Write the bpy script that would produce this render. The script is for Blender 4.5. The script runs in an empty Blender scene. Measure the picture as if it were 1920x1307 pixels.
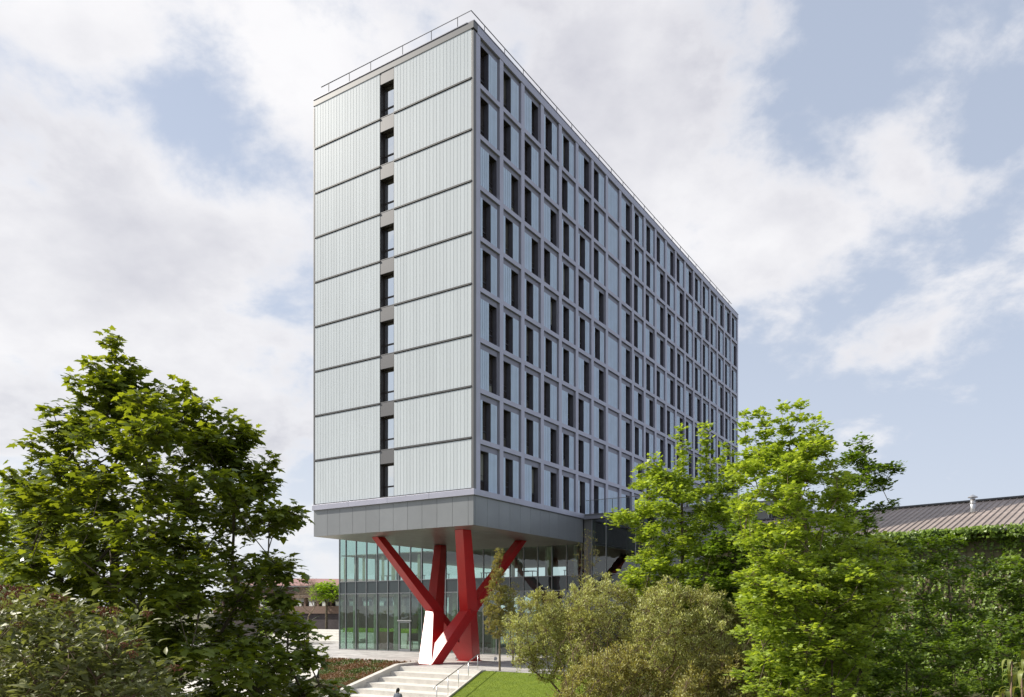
import bpy, math, random
import numpy as np
from mathutils import Vector, Matrix
random.seed(7)
R_ = np.random.default_rng(11)
sc = bpy.context.scene
COL = sc.collection

# ------------------------------------------------------------------ camera, sky, sun, exposure
EYE = 3.44
F = 1451.0
cam_d = bpy.data.cameras.new("camera")
cam = bpy.data.objects.new("camera", cam_d); COL.objects.link(cam)
cam.location = (0, 0, EYE); cam.rotation_euler = (math.radians(90), 0, 0)
cam_d.sensor_width = 36.0; cam_d.sensor_fit = 'HORIZONTAL'
cam_d.lens = F / 1920 * 36.0
cam_d.shift_y = (1147 - 653.5) / 1920
cam_d.clip_end = 6000; cam_d.clip_start = 0.1
sc.camera = cam

SUN_EL = math.radians(38.5)
SUN_H = Vector((-0.968, 0.25, 0)).normalized()
SUN_DIR = Vector((SUN_H.x * math.cos(SUN_EL), SUN_H.y * math.cos(SUN_EL), math.sin(SUN_EL)))
sun_d = bpy.data.lights.new("sun", 'SUN'); sun = bpy.data.objects.new("sun", sun_d); COL.objects.link(sun)
sun_d.energy = 4.6; sun_d.angle = math.radians(0.55); sun_d.color = (1.0, 0.94, 0.84)
sun.rotation_euler = SUN_DIR.to_track_quat('Z', 'Y').to_euler()
sun.location = (-60, 20, 80)

sc.view_settings.view_transform = 'Standard'; sc.view_settings.look = 'None'
sc.view_settings.exposure = 0.45; sc.view_settings.gamma = 1.0
sc.view_settings.use_curve_mapping = False
sc.cycles.max_bounces = 7; sc.cycles.transparent_max_bounces = 12
sc.cycles.transmission_bounces = 5; sc.cycles.diffuse_bounces = 3; sc.cycles.glossy_bounces = 4
sc.cycles.caustics_reflective = False; sc.cycles.caustics_refractive = False

def pxdir(px, py):
    v = Vector(((px - 960) / F, 1.0, (1147 - py) / F)); v.normalize(); return v

world = bpy.data.worlds.new("World"); sc.world = world; world.use_nodes = True
def build_world():
    nt = world.node_tree; N = nt.nodes; L = nt.links
    N.clear()
    out = N.new('ShaderNodeOutputWorld'); bg = N.new('ShaderNodeBackground')
    L.new(bg.outputs[0], out.inputs[0])
    sky = N.new('ShaderNodeTexSky'); sky.sky_type = 'NISHITA'; sky.sun_disc = False
    sky.sun_elevation = SUN_EL; sky.sun_rotation = math.atan2(SUN_H.x, SUN_H.y)
    sky.air_density = 1.0; sky.dust_density = 1.6; sky.ozone_density = 1.4
    tc = N.new('ShaderNodeTexCoord')
    nrm = N.new('ShaderNodeVectorMath'); nrm.operation = 'NORMALIZE'; L.new(tc.outputs['Generated'], nrm.inputs[0])
    D = nrm.outputs[0]
    sep = N.new('ShaderNodeSeparateXYZ'); L.new(D, sep.inputs[0])
    def math_(op, a, b=None, clamp=False):
        n = N.new('ShaderNodeMath'); n.operation = op; n.use_clamp = clamp
        for i, v in enumerate((a, b)):
            if v is None: continue
            if isinstance(v, (int, float)): n.inputs[i].default_value = v
            else: L.new(v, n.inputs[i])
        return n.outputs[0]
    zc = math_('MAXIMUM', sep.outputs[2], 0.0)
    den = math_('ADD', zc, 0.42)
    inv = math_('DIVIDE', 1.0, den)
    pv = N.new('ShaderNodeVectorMath'); pv.operation = 'SCALE'; L.new(D, pv.inputs[0]); L.new(inv, pv.inputs[3])
    def noise(scale, detail, rough, off, dist=0.0, vec=None):
        m = N.new('ShaderNodeMapping'); m.inputs['Location'].default_value = off
        L.new(vec or pv.outputs[0], m.inputs[0])
        n = N.new('ShaderNodeTexNoise'); n.inputs['Scale'].default_value = scale; n.inputs['Detail'].default_value = detail
        n.inputs['Roughness'].default_value = rough; n.inputs['Distortion'].default_value = dist
        L.new(m.outputs[0], n.inputs['Vector']); return n.outputs[0]
    n1 = noise(4.3, 14, 0.58, NOFF, 0.15)
    n2 = noise(1.6, 6, 0.5, (8.3, 1.1, 4.3))
    n3 = noise(9.0, 9, 0.6, (1.3, 5.1, 9.3), 0.3)
    dens = math_('MULTIPLY', n1, 3.0)
    dens = math_('ADD', dens, math_('MULTIPLY', n2, 0.5))
    dens = math_('ADD', dens, math_('MULTIPLY', n3, 0.5))
    # banks of cloud (+) and clear patches (-) of this sky, each at its own bearing and height
    for px, py, k, w in CLOUDS:
        c = pxdir(px, py)
        dp = N.new('ShaderNodeVectorMath'); dp.operation = 'DOT_PRODUCT'; L.new(D, dp.inputs[0]); dp.inputs[1].default_value = c
        e = math_('EXPONENT', math_('MULTIPLY', math_('SUBTRACT', dp.outputs['Value'], 1.0), float(k)))
        dens = math_('ADD', dens, math_('MULTIPLY', e, w))
    mr = N.new('ShaderNodeMapRange'); mr.interpolation_type = 'SMOOTHSTEP'
    mr.inputs[1].default_value = 1.93; mr.inputs[2].default_value = 2.50
    L.new(dens, mr.inputs[0]); cover = mr.outputs[0]
    # thick cores are greyer than the lit edges
    mr2 = N.new('ShaderNodeMapRange'); mr2.interpolation_type = 'SMOOTHSTEP'
    mr2.inputs[1].default_value = 2.1; mr2.inputs[2].default_value = 2.85; L.new(dens, mr2.inputs[0])
    n4 = noise(2.6, 8, 0.55, (5.3, 2.1, 0.3))
    mr3 = N.new('ShaderNodeMapRange'); mr3.inputs[1].default_value = 0.35; mr3.inputs[2].default_value = 0.65; L.new(n4, mr3.inputs[0])
    grey = math_('MULTIPLY', math_('ADD', math_('MULTIPLY', mr2.outputs[0], 0.75), 0.25), mr3.outputs[0], True)
    cc = N.new('ShaderNodeMixRGB'); cc.inputs[1].default_value = CLOUD_LIT; cc.inputs[2].default_value = CLOUD_GREY
    L.new(grey, cc.inputs[0])
    # clear sky with thin high veil, thicker towards the horizon
    sk = N.new('ShaderNodeMixRGB'); sk.blend_type = 'MULTIPLY'; sk.inputs[0].default_value = 1.0
    L.new(sky.outputs[0], sk.inputs[1]); sk.inputs[2].default_value = (SKY_K, SKY_K, SKY_K, 1)
    hz = math_('POWER', math_('SUBTRACT', 1.0, zc), 3.0)
    veil = math_('ADD', math_('MULTIPLY', hz, 0.30), 0.62, True)
    vm = N.new('ShaderNodeMixRGB'); L.new(veil, vm.inputs[0]); L.new(sk.outputs[0], vm.inputs[1]); vm.inputs[2].default_value = VEIL
    fin = N.new('ShaderNodeMixRGB'); L.new(cover, fin.inputs[0]); L.new(vm.outputs[0], fin.inputs[1]); L.new(cc.outputs[0], fin.inputs[2])
    # pale haze low in the sky, whiter on the sunward side
    ds = N.new('ShaderNodeVectorMath'); ds.operation = 'DOT_PRODUCT'; L.new(D, ds.inputs[0]); ds.inputs[1].default_value = SUN_H
    hf = math_('MULTIPLY', math_('POWER', math_('SUBTRACT', 1.0, zc), 5.0), math_('ADD', math_('MULTIPLY', ds.outputs['Value'], 0.6), 0.45, True), True)
    hm = N.new('ShaderNodeMixRGB'); L.new(hf, hm.inputs[0]); L.new(fin.outputs[0], hm.inputs[1]); hm.inputs[2].default_value = HAZE
    fin = hm
    L.new(fin.outputs[0], bg.inputs[0]); bg.inputs[1].default_value = SKY_STRENGTH
SKY_STRENGTH = 0.10
SKY_K = 0.85
VEIL = (4.65, 5.2, 6.3, 1)
NOFF = (6.6, 0.3, 3.9)
HAZE = (6.7, 6.8, 6.95, 1)
CLOUD_LIT = (7.15, 7.1, 7.25, 1)
CLOUD_GREY = (4.3, 4.35, 4.9, 1)
CLOUDS = [  # (px, py as bearing of the cloud bank, sharpness, weight)
    (60, 480, 40, 0.35), (250, 560, 60, 0.25), (250, 780, 20, 0.30), (60, 60, 60, 0.2), (520, 90, 160, 0.35), (540, 230, 200, 0.3),
    (1080, 170, 60, 0.50), (1250, 350, 60, 0.35), (1560, 360, 120, 0.25), (1850, 400, 100, 0.55), (1580, 660, 130, 0.5),
    (1850, 590, 160, 0.2), (350, 160, 160, -0.42), (420, 260, 300, -0.25), (120, 290, 200, -0.3), (230, 60, 300, 0.2), (1600, 40, 120, -0.30), (1820, 180, 90, -0.22),
    (1700, 520, 160, -0.20), (1760, 820, 40, -0.50), (1450, 520, 120, -0.12), (760, 60, 200, -0.15),
    (1460, 760, 200, -0.15), (1400, 100, 200, 0.1),
]
build_world()

# ------------------------------------------------------------------ helpers
def tag(o, label=None, cat=None, group=None, kind=None):
    if label: o['label'] = label
    if cat: o['category'] = cat
    if group: o['group'] = group
    if kind: o['kind'] = kind
    return o

def empty(name, loc=(0, 0, 0), rz=0.0, parent=None):
    o = bpy.data.objects.new(name, None); COL.objects.link(o)
    o.location = loc; o.rotation_euler = (0, 0, rz); o.empty_display_size = 0.3
    if parent: o.parent = parent
    return o

def link(name, me, parent=None, loc=None, rot=None, scale=None):
    o = bpy.data.objects.new(name, me); COL.objects.link(o)
    if parent: o.parent = parent
    if loc is not None: o.location = loc
    if rot is not None: o.rotation_euler = rot
    if scale is not None: o.scale = scale
    return o

class MB:
    def __init__(s): s.v = []; s.f = []; s.m = []; s.mats = []; s.cur = 0
    def mat(s, m):
        if m not in s.mats: s.mats.append(m)
        s.cur = s.mats.index(m); return s
    def add(s, vs, fs):
        b = len(s.v); s.v += [tuple(v) for v in vs]
        for f in fs: s.f.append([i + b for i in f]); s.m.append(s.cur)
        return s
    def box(s, x0, x1, y0, y1, z0, z1):
        return s.add([(x0,y0,z0),(x1,y0,z0),(x1,y1,z0),(x0,y1,z0),(x0,y0,z1),(x1,y0,z1),(x1,y1,z1),(x0,y1,z1)],
              [(0,3,2,1),(4,5,6,7),(0,1,5,4),(1,2,6,5),(2,3,7,6),(3,0,4,7)])
    def bar(s, p0, p1, w, h, up=(0,0,1), w1=None, h1=None):
        p0 = Vector(p0); p1 = Vector(p1); d = (p1-p0).normalized(); u = Vector(up)
        r = d.cross(u).normalized(); u = r.cross(d).normalized()
        w1 = w if w1 is None else w1; h1 = h if h1 is None else h1
        vs = []
        for p, a, b in ((p0,w,h),(p1,w1,h1)):
            for sx, sy in ((-1,-1),(1,-1),(1,1),(-1,1)): vs.append(p + r*sx*a/2 + u*sy*b/2)
        return s.add(vs, [(3,2,1,0),(4,5,6,7),(0,1,5,4),(1,2,6,5),(2,3,7,6),(3,0,4,7)])
    def tube(s, pts, rad, n=8, cap=True):
        pts = [Vector(p) for p in pts]; rs = rad if isinstance(rad, (list, tuple)) else [rad]*len(pts)
        vs = []; fs = []
        for i, p in enumerate(pts):
            d = (pts[min(i+1, len(pts)-1)] - pts[max(i-1, 0)]).normalized()
            u = Vector((0,0,1)) if abs(d.z) < .95 else Vector((1,0,0))
            a = d.cross(u).normalized(); b = a.cross(d)
            for k in range(n):
                t = 2*math.pi*k/n; vs.append(p + (a*math.cos(t) + b*math.sin(t))*rs[i])
        for i in range(len(pts)-1):
            for k in range(n):
                k2 = (k+1) % n; fs.append((i*n+k, i*n+k2, (i+1)*n+k2, (i+1)*n+k))
        if cap: fs.append(tuple(range(n))[::-1]); fs.append(tuple((len(pts)-1)*n+k for k in range(n)))
        return s.add(vs, fs)
    def mesh(s, name, m=None, smooth=False, bevel=0):
        me = bpy.data.meshes.new(name); me.from_pydata(s.v, [], s.f)
        for x in (s.mats or [m]): me.materials.append(x)
        if s.mats: me.polygons.foreach_set('material_index', s.m)
        if smooth: me.polygons.foreach_set('use_smooth', [True]*len(me.polygons))
        me.update(); return me
    def build(s, name, m=None, parent=None, smooth=False, bevel=0.0, **kw):
        o = link(name, s.mesh(name, m, smooth), parent)
        if bevel:
            b = o.modifiers.new('bevel', 'BEVEL'); b.width = bevel; b.segments = 2; b.limit_method = 'ANGLE'
        if kw: tag(o, **kw)
        return o

def rgba(c): return (c[0], c[1], c[2], 1.0)
def new_mat(name):
    m = bpy.data.materials.new(name); m.use_nodes = True
    return m, m.node_tree.nodes, m.node_tree.links, m.node_tree.nodes['Principled BSDF']

def mat(name, c, rough=0.6, metal=0.0, var=0.12, scale=3.0, bump=0.0, bscale=40.0, spec=0.5, stretch=(1,1,1), obj_var=0.0, isl_var=0.0, coat=0.0, c2=None):
    m, N, L, P = new_mat(name)
    P.inputs['Metallic'].default_value = metal; P.inputs['Roughness'].default_value = rough
    P.inputs['Specular IOR Level'].default_value = spec
    if coat: P.inputs['Coat Weight'].default_value = coat; P.inputs['Coat Roughness'].default_value = 0.08
    tc = N.new('ShaderNodeTexCoord'); mp = N.new('ShaderNodeMapping'); mp.inputs['Scale'].default_value = stretch
    L.new(tc.outputs['Object'], mp.inputs[0])
    n = N.new('ShaderNodeTexNoise'); n.inputs['Scale'].default_value = scale; n.inputs['Detail'].default_value = 6; n.inputs['Roughness'].default_value = 0.6
    L.new(mp.outputs[0], n.inputs['Vector'])
    mr = N.new('ShaderNodeMapRange'); mr.inputs[1].default_value = 0.3; mr.inputs[2].default_value = 0.7
    L.new(n.outputs[0], mr.inputs[0])
    mix = N.new('ShaderNodeMixRGB')
    ca = c; cb = c2 or tuple(x*(1-2*var) for x in c)
    mix.inputs[1].default_value = rgba([min(1, x*(1+var)) for x in ca] if not c2 else ca); mix.inputs[2].default_value = rgba(cb)
    L.new(mr.outputs[0], mix.inputs[0]); colr = mix.outputs[0]
    if obj_var or isl_var:
        hs = N.new('ShaderNodeHueSaturation'); L.new(colr, hs.inputs['Color'])
        if obj_var:
            oi = N.new('ShaderNodeObjectInfo'); src = oi.outputs['Random']; a = obj_var
        else:
            ge = N.new('ShaderNodeNewGeometry'); src = ge.outputs['Random Per Island']; a = isl_var
        m2 = N.new('ShaderNodeMapRange'); m2.inputs[3].default_value = 1-a; m2.inputs[4].default_value = 1+a
        L.new(src, m2.inputs[0]); L.new(m2.outputs[0], hs.inputs['Value']); colr = hs.outputs[0]
    L.new(colr, P.inputs['Base Color'])
    mr4 = N.new('ShaderNodeMapRange'); mr4.inputs[3].default_value = max(0.02, rough*0.85); mr4.inputs[4].default_value = min(1, rough*1.15)
    L.new(n.outputs[0], mr4.inputs[0]); L.new(mr4.outputs[0], P.inputs['Roughness'])
    if bump:
        nb = N.new('ShaderNodeTexNoise'); nb.inputs['Scale'].default_value = bscale; nb.inputs['Detail'].default_value = 5
        L.new(mp.outputs[0], nb.inputs['Vector'])
        bp = N.new('ShaderNodeBump'); bp.inputs['Strength'].default_value = bump; bp.inputs['Distance'].default_value = 0.02
        L.new(nb.outputs[0], bp.inputs['Height']); L.new(bp.outputs[0], P.inputs['Normal'])
    return m

def leaf_mat(name, c, c2, trans, rough=0.45, tmix=0.38, spread=0.22, noise_scale=1.2):
    m, N, L, P = new_mat(name)
    out = N['Material Output']
    ge = N.new('ShaderNodeNewGeometry'); oi = N.new('ShaderNodeObjectInfo')
    ad = N.new('ShaderNodeMath'); ad.operation = 'ADD'; L.new(ge.outputs['Random Per Island'], ad.inputs[0]); L.new(oi.outputs['Random'], ad.inputs[1])
    fr = N.new('ShaderNodeMath'); fr.operation = 'FRACT'; L.new(ad.outputs[0], fr.inputs[0])
    tn = N.new('ShaderNodeTexNoise'); tn.inputs['Scale'].default_value = noise_scale; tn.inputs['Detail'].default_value = 3
    L.new(ge.outputs['Position'], tn.inputs['Vector'])
    mm = N.new('ShaderNodeMath'); mm.operation = 'MULTIPLY_ADD'; L.new(tn.outputs[0], mm.inputs[0]); mm.inputs[1].default_value = 1.6; mm.inputs[2].default_value = -0.55
    av = N.new('ShaderNodeMath'); av.operation = 'ADD'; av.use_clamp = True
    h = N.new('ShaderNodeMath'); h.operation = 'MULTIPLY'; L.new(fr.outputs[0], h.inputs[0]); h.inputs[1].default_value = 0.55
    L.new(h.outputs[0], av.inputs[0]); 
    h2 = N.new('ShaderNodeMath'); h2.operation = 'MULTIPLY'; L.new(mm.outputs[0], h2.inputs[0]); h2.inputs[1].default_value = 0.6
    L.new(h2.outputs[0], av.inputs[1])
    mix = N.new('ShaderNodeMixRGB'); mix.inputs[1].default_value = rgba(c); mix.inputs[2].default_value = rgba(c2); L.new(av.outputs[0], mix.inputs[0])
    hs = N.new('ShaderNodeHueSaturation'); L.new(mix.outputs[0], hs.inputs['Color'])
    mr = N.new('ShaderNodeMapRange'); mr.inputs[3].default_value = 1-spread; mr.inputs[4].default_value = 1+spread; L.new(fr.outputs[0], mr.inputs[0]); L.new(mr.outputs[0], hs.inputs['Value'])
    L.new(hs.outputs[0], P.inputs['Base Color']); P.inputs['Roughness'].default_value = rough
    P.inputs['Specular IOR Level'].default_value = 0.4
    tr = N.new('ShaderNodeBsdfTranslucent')
    tm = N.new('ShaderNodeMixRGB'); tm.blend_type = 'MULTIPLY'; tm.inputs[0].default_value = 1; L.new(hs.outputs[0], tm.inputs[1]); tm.inputs[2].default_value = rgba(trans)
    L.new(tm.outputs[0], tr.inputs[0])
    ms = N.new('ShaderNodeMixShader'); ms.inputs[0].default_value = tmix
    L.new(P.outputs[0], ms.inputs[1]); L.new(tr.outputs[0], ms.inputs[2]); L.new(ms.outputs[0], out.inputs[0])
    return m

def glass_mat(name, tint, refl=0.0, rough=0.01, ior=1.5, opaque=0.0, dark=(0.02,0.03,0.03)):
    """thin tinted pane: fresnel reflection over a tinted see-through body"""
    m, N, L, P = new_mat(name); out = N['Material Output']; N.remove(P)
    fr = N.new('ShaderNodeFresnel'); fr.inputs['IOR'].default_value = ior
    ad = N.new('ShaderNodeMath'); ad.operation = 'ADD'; ad.use_clamp = True; L.new(fr.outputs[0], ad.inputs[0]); ad.inputs[1].default_value = refl
    gl = N.new('ShaderNodeBsdfGlossy'); gl.inputs['Roughness'].default_value = rough; gl.inputs[0].default_value = (0.95, 0.98, 0.97, 1)
    tc = N.new('ShaderNodeTexCoord'); nn = N.new('ShaderNodeTexNoise'); nn.inputs['Scale'].default_value = 0.7; L.new(tc.outputs['Object'], nn.inputs['Vector'])
    bp = N.new('ShaderNodeBump'); bp.inputs['Strength'].default_value = 0.03; bp.inputs['Distance'].default_value = 0.3
    L.new(nn.outputs[0], bp.inputs['Height']); L.new(bp.outputs[0], gl.inputs['Normal'])
    ge = N.new('ShaderNodeNewGeometry'); inv = N.new('ShaderNodeMath'); inv.operation = 'SUBTRACT'; inv.inputs[0].default_value = 1; L.new(ge.outputs['Backfacing'], inv.inputs[1])
    fm = N.new('ShaderNodeMath'); fm.operation = 'MULTIPLY'; L.new(ad.outputs[0], fm.inputs[0]); L.new(inv.outputs[0], fm.inputs[1]); ad = fm
    tr = N.new('ShaderNodeBsdfTransparent'); tr.inputs[0].default_value = rgba([x**0.5 for x in tint])
    body = tr.outputs[0]
    if opaque:
        df = N.new('ShaderNodeBsdfDiffuse'); df.inputs[0].default_value = rgba(dark)
        mo = N.new('ShaderNodeMixShader'); mo.inputs[0].default_value = opaque; L.new(tr.outputs[0], mo.inputs[1]); L.new(df.outputs[0], mo.inputs[2]); body = mo.outputs[0]
    ms = N.new('ShaderNodeMixShader'); L.new(ad.outputs[0], ms.inputs[0]); L.new(body, ms.inputs[1]); L.new(gl.outputs[0], ms.inputs[2])
    L.new(ms.outputs[0], out.inputs[0]); return m

M = {}
M['plank'] = mat('translucent_channel_glass', (0.645, 0.69, 0.715), 0.28, 0, 0.05, 1.6, obj_var=0.04, spec=0.6, stretch=(1,1,0.12))
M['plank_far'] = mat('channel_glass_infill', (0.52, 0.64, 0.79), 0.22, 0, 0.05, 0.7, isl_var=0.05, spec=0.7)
M['alu'] = mat('anodised_aluminium', (0.45, 0.45, 0.535), 0.42, 0.25, 0.04, 0.6, obj_var=0.02)
M['alu_side'] = mat('anodised_surround', (0.26, 0.26, 0.31), 0.45, 0.3, 0.04, 0.6)
M['alu_warm'] = mat('anodised_warm_grey', (0.17, 0.168, 0.17), 0.42, 0.2, 0.05, 0.6)
M['fascia'] = mat('fascia_cladding', (0.27, 0.28, 0.29), 0.40, 0.2, 0.05, 0.5, obj_var=0.05)
M['spandrel'] = mat('spandrel_cladding', (0.155, 0.152, 0.155), 0.42, 0.2, 0.04, 0.8)
M['soffit'] = mat('soffit_metal', (0.27, 0.26, 0.235), 0.30, 0.5, 0.03, 0.3, obj_var=0.06)
M['reveal'] = mat('bronze_reveal', (0.065, 0.055, 0.053), 0.45, 0.3, 0.1, 2.0)
M['reveal_g'] = mat('grey_frame', (0.09, 0.09, 0.10), 0.4, 0.4, 0.1, 2.0)
M['jamb'] = mat('grey_jamb', (0.15, 0.145, 0.18), 0.45, 0.3, 0.08, 2.0)
M['dark'] = mat('dark_core', (0.05, 0.05, 0.055), 0.8)
M['winglass'] = None
M['red'] = mat('red_steel_paint', (0.50, 0.012, 0.013), 0.5, 0, 0.06, 1.0, spec=0.3, coat=0.75)
M['red'].node_tree.nodes['Principled BSDF'].inputs['Coat Roughness'].default_value = 0.36
M['conc'] = mat('pale_concrete', (0.62, 0.585, 0.53), 0.75, 0, 0.08, 2.0, bump=0.15)
M['tread'] = mat('sunlit_step_stone', (0.70, 0.67, 0.615), 0.7, 0, 0.07, 1.5, bump=0.1)
M['paver'] = mat('plaza_paver', (0.50, 0.475, 0.45), 0.7, 0, 0.08, 1.0, isl_var=0.26, bump=0.1)
M['pave_base'] = mat('paving_joint', (0.22, 0.21, 0.20), 0.9, 0, 0.15, 1.2)
M['soil'] = mat('planting_soil', (0.19, 0.12, 0.085), 0.95, 0, 0.3, 5, bump=0.6, bscale=14)
M['ground'] = mat('scrub_ground', (0.07, 0.085, 0.03), 0.95, 0, 0.3, 0.8, bump=0.5, bscale=6, c2=(0.10, 0.075, 0.045))
M['lawn'] = mat('mown_lawn', (0.175, 0.235, 0.010), 0.85, 0, 0.2, 1.6, bump=0.7, bscale=30, c2=(0.12, 0.175, 0.010))
M['blade'] = leaf_mat('grass_blade', (0.17, 0.24, 0.012), (0.25, 0.32, 0.025), (1.3, 1.3, 0.6), 0.6, 0.3)
M['steel'] = mat('brushed_steel', (0.60, 0.60, 0.60), 0.28, 0.9, 0.05, 6)
M['mullion'] = mat('mullion_alu', (0.30, 0.31, 0.32), 0.35, 0.6, 0.05, 2)
M['brick'] = mat('brown_brickwork', (0.20, 0.13, 0.10), 0.85, 0, 0.2, 8, bump=0.3)
M['brick_dark'] = mat('dark_garage_door', (0.055, 0.04, 0.042), 0.6, 0, 0.2, 1.5)
M['tile_roof'] = mat('pinkish_tile_roof', (0.36, 0.20, 0.18), 0.8, 0, 0.1, 3)
M['white'] = mat('white_paint', (0.75, 0.75, 0.73), 0.5)
M['wood_in'] = mat('interior_timber', (0.22, 0.15, 0.09), 0.6)
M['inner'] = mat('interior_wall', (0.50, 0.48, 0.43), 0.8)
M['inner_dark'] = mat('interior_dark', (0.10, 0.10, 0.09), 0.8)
M['curtain'] = mat('beige_blind', (0.62, 0.60, 0.46), 0.85, 0, 0.1, 3)
M['roofmetal'] = mat('weathered_roof_sheet', (0.37, 0.305, 0.265), 0.55, 0.15, 0.12, 1.5, obj_var=0.07, stretch=(1,1,1))
M['board'] = mat('weathered_wall_board', (0.20, 0.17, 0.10), 0.8, 0, 0.2, 2, obj_var=0.2)
M['galv'] = mat('galvanised_flue', (0.55, 0.55, 0.56), 0.38, 0.7, 0.15, 8)
M['bark'] = mat('sycamore_bark', (0.13, 0.10, 0.065), 0.85, 0, 0.25, 6, bump=0.5, bscale=20)
M['bark_pale'] = mat('pale_bark', (0.25, 0.19, 0.12), 0.85, 0, 0.25, 6, bump=0.4, bscale=20)  # paler brown than the other bark
M['twig'] = mat('twig_bark', (0.20, 0.13, 0.085), 0.8, 0, 0.2, 6)
M['flower'] = mat('dead_flower_head', (0.30, 0.095, 0.04), 0.9, 0, 0.3, 40, bump=0.8, bscale=90)
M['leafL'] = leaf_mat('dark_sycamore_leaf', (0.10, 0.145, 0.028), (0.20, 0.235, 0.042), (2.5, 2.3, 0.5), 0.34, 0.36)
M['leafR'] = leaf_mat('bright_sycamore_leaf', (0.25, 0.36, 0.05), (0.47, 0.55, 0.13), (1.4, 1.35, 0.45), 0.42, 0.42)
M['leafS'] = leaf_mat('shaded_sapling_leaf', (0.10, 0.165, 0.022), (0.20, 0.275, 0.033), (1.5, 1.6, 0.6), 0.42, 0.36)  # darker leaf green: shade of the low right-hand trees put into the colour
M['leafB'] = leaf_mat('buddleja_leaf', (0.30, 0.27, 0.07), (0.64, 0.68, 0.30), (1.1, 1.1, 0.6), 0.55, 0.30, 0.3, 0.9)
M['leafB2'] = leaf_mat('olive_brown_leaf', (0.27, 0.24, 0.07), (0.52, 0.52, 0.21), (1.2, 1.1, 0.5), 0.55, 0.3, 0.35, 0.9)
M['leafV'] = leaf_mat('viburnum_leaf', (0.14, 0.155, 0.045), (0.31, 0.31, 0.14), (1.3, 1.4, 0.6), 0.5, 0.28)
M['leafI'] = leaf_mat('ivy_leaf', (0.11, 0.18, 0.025), (0.24, 0.34, 0.04), (1.3, 1.4, 0.6), 0.4, 0.3)
M['leafH'] = leaf_mat('hornbeam_leaf', (0.32, 0.34, 0.09), (0.38, 0.33, 0.13), (1.2, 1.0, 0.5), 0.5, 0.3)
M['leafD'] = leaf_mat('drooping_leaf', (0.16, 0.20, 0.04), (0.26, 0.27, 0.07), (1.3, 1.2, 0.6), 0.45, 0.3)
M['leafG'] = leaf_mat('lime_leaf', (0.26, 0.40, 0.02), (0.32, 0.46, 0.03), (1.3, 1.3, 0.5), 0.5, 0.35)
M['sedum_g'] = leaf_mat('sedum_green', (0.12, 0.18, 0.04), (0.17, 0.22, 0.06), (1, 1, 0.5), 0.6, 0.15)
M['sedum_r'] = leaf_mat('sedum_red', (0.24, 0.12, 0.065), (0.34, 0.22, 0.11), (1, 1, 0.5), 0.6, 0.15)
M['pane_pod'] = glass_mat('curtain_wall_glass', (0.62, 0.78, 0.72), 0.06)
M['pane_low'] = glass_mat('lower_curtain_wall_glass', (0.42, 0.58, 0.52), 0.07)
M['pane_spandrel'] = glass_mat('spandrel_glass', (0.05, 0.07, 0.07), 0.02, opaque=0.9, dark=(0.035, 0.048, 0.05))
M['pane_balus'] = glass_mat('balustrade_glass', (0.85, 0.90, 0.90), 0.04)
M['pane_slot'] = glass_mat('slot_window_glass', (0.2, 0.24, 0.26), 0.72, opaque=0.8, dark=(0.06, 0.06, 0.07))
def win_glass():
    m, N, L, P = new_mat('room_window_glass')
    oi = N.new('ShaderNodeObjectInfo'); rp = N.new('ShaderNodeValToRGB'); L.new(oi.outputs['Random'], rp.inputs[0])
    rp.color_ramp.interpolation = 'CONSTANT'
    e = rp.color_ramp.elements; e[0].color = (0.03, 0.024, 0.022, 1); e[1].position = 0.4; e[1].color = (0.06, 0.05, 0.045, 1)
    a = rp.color_ramp.elements.new(0.72); a.color = (0.12, 0.11, 0.09, 1)
    a = rp.color_ramp.elements.new(0.9); a.color = (0.30, 0.30, 0.26, 1)
    L.new(rp.outputs[0], P.inputs['Base Color']); P.inputs['Roughness'].default_value = 0.05; P.inputs['Specular IOR Level'].default_value = 0.85
    return m
M['winglass'] = win_glass()

# ------------------------------------------------------------------ building frame (x along the long face, y along the short face)
PHI = math.radians(57.52)
CX, CY = -2.24, 45.10
LX, LY = math.cos(PHI), math.sin(PHI)
def w2(t, s, z=0.0): return (CX + t*LX - s*LY, CY + t*LY + s*LX, z)
def to_ts(X, Y):
    dx, dy = X - CX, Y - CY
    return dx*LX + dy*LY, -dx*LY + dy*LX
def H(t, s):
    """height of the terrain in building coordinates"""
    t = np.asarray(t, float); s = np.asarray(s, float)
    a = np.clip(0.24*(t - 0.6), -2.9, 0.0)
    b = np.clip(0.14*(t - 3.3), -2.9, 0.0)
    k = np.clip((s - 6.1)/0.6, 0, 1)
    return a*(1-k) + b*k
def Hw(X, Y):
    t, s = to_ts(X, Y); return float(H(t, s))

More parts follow.
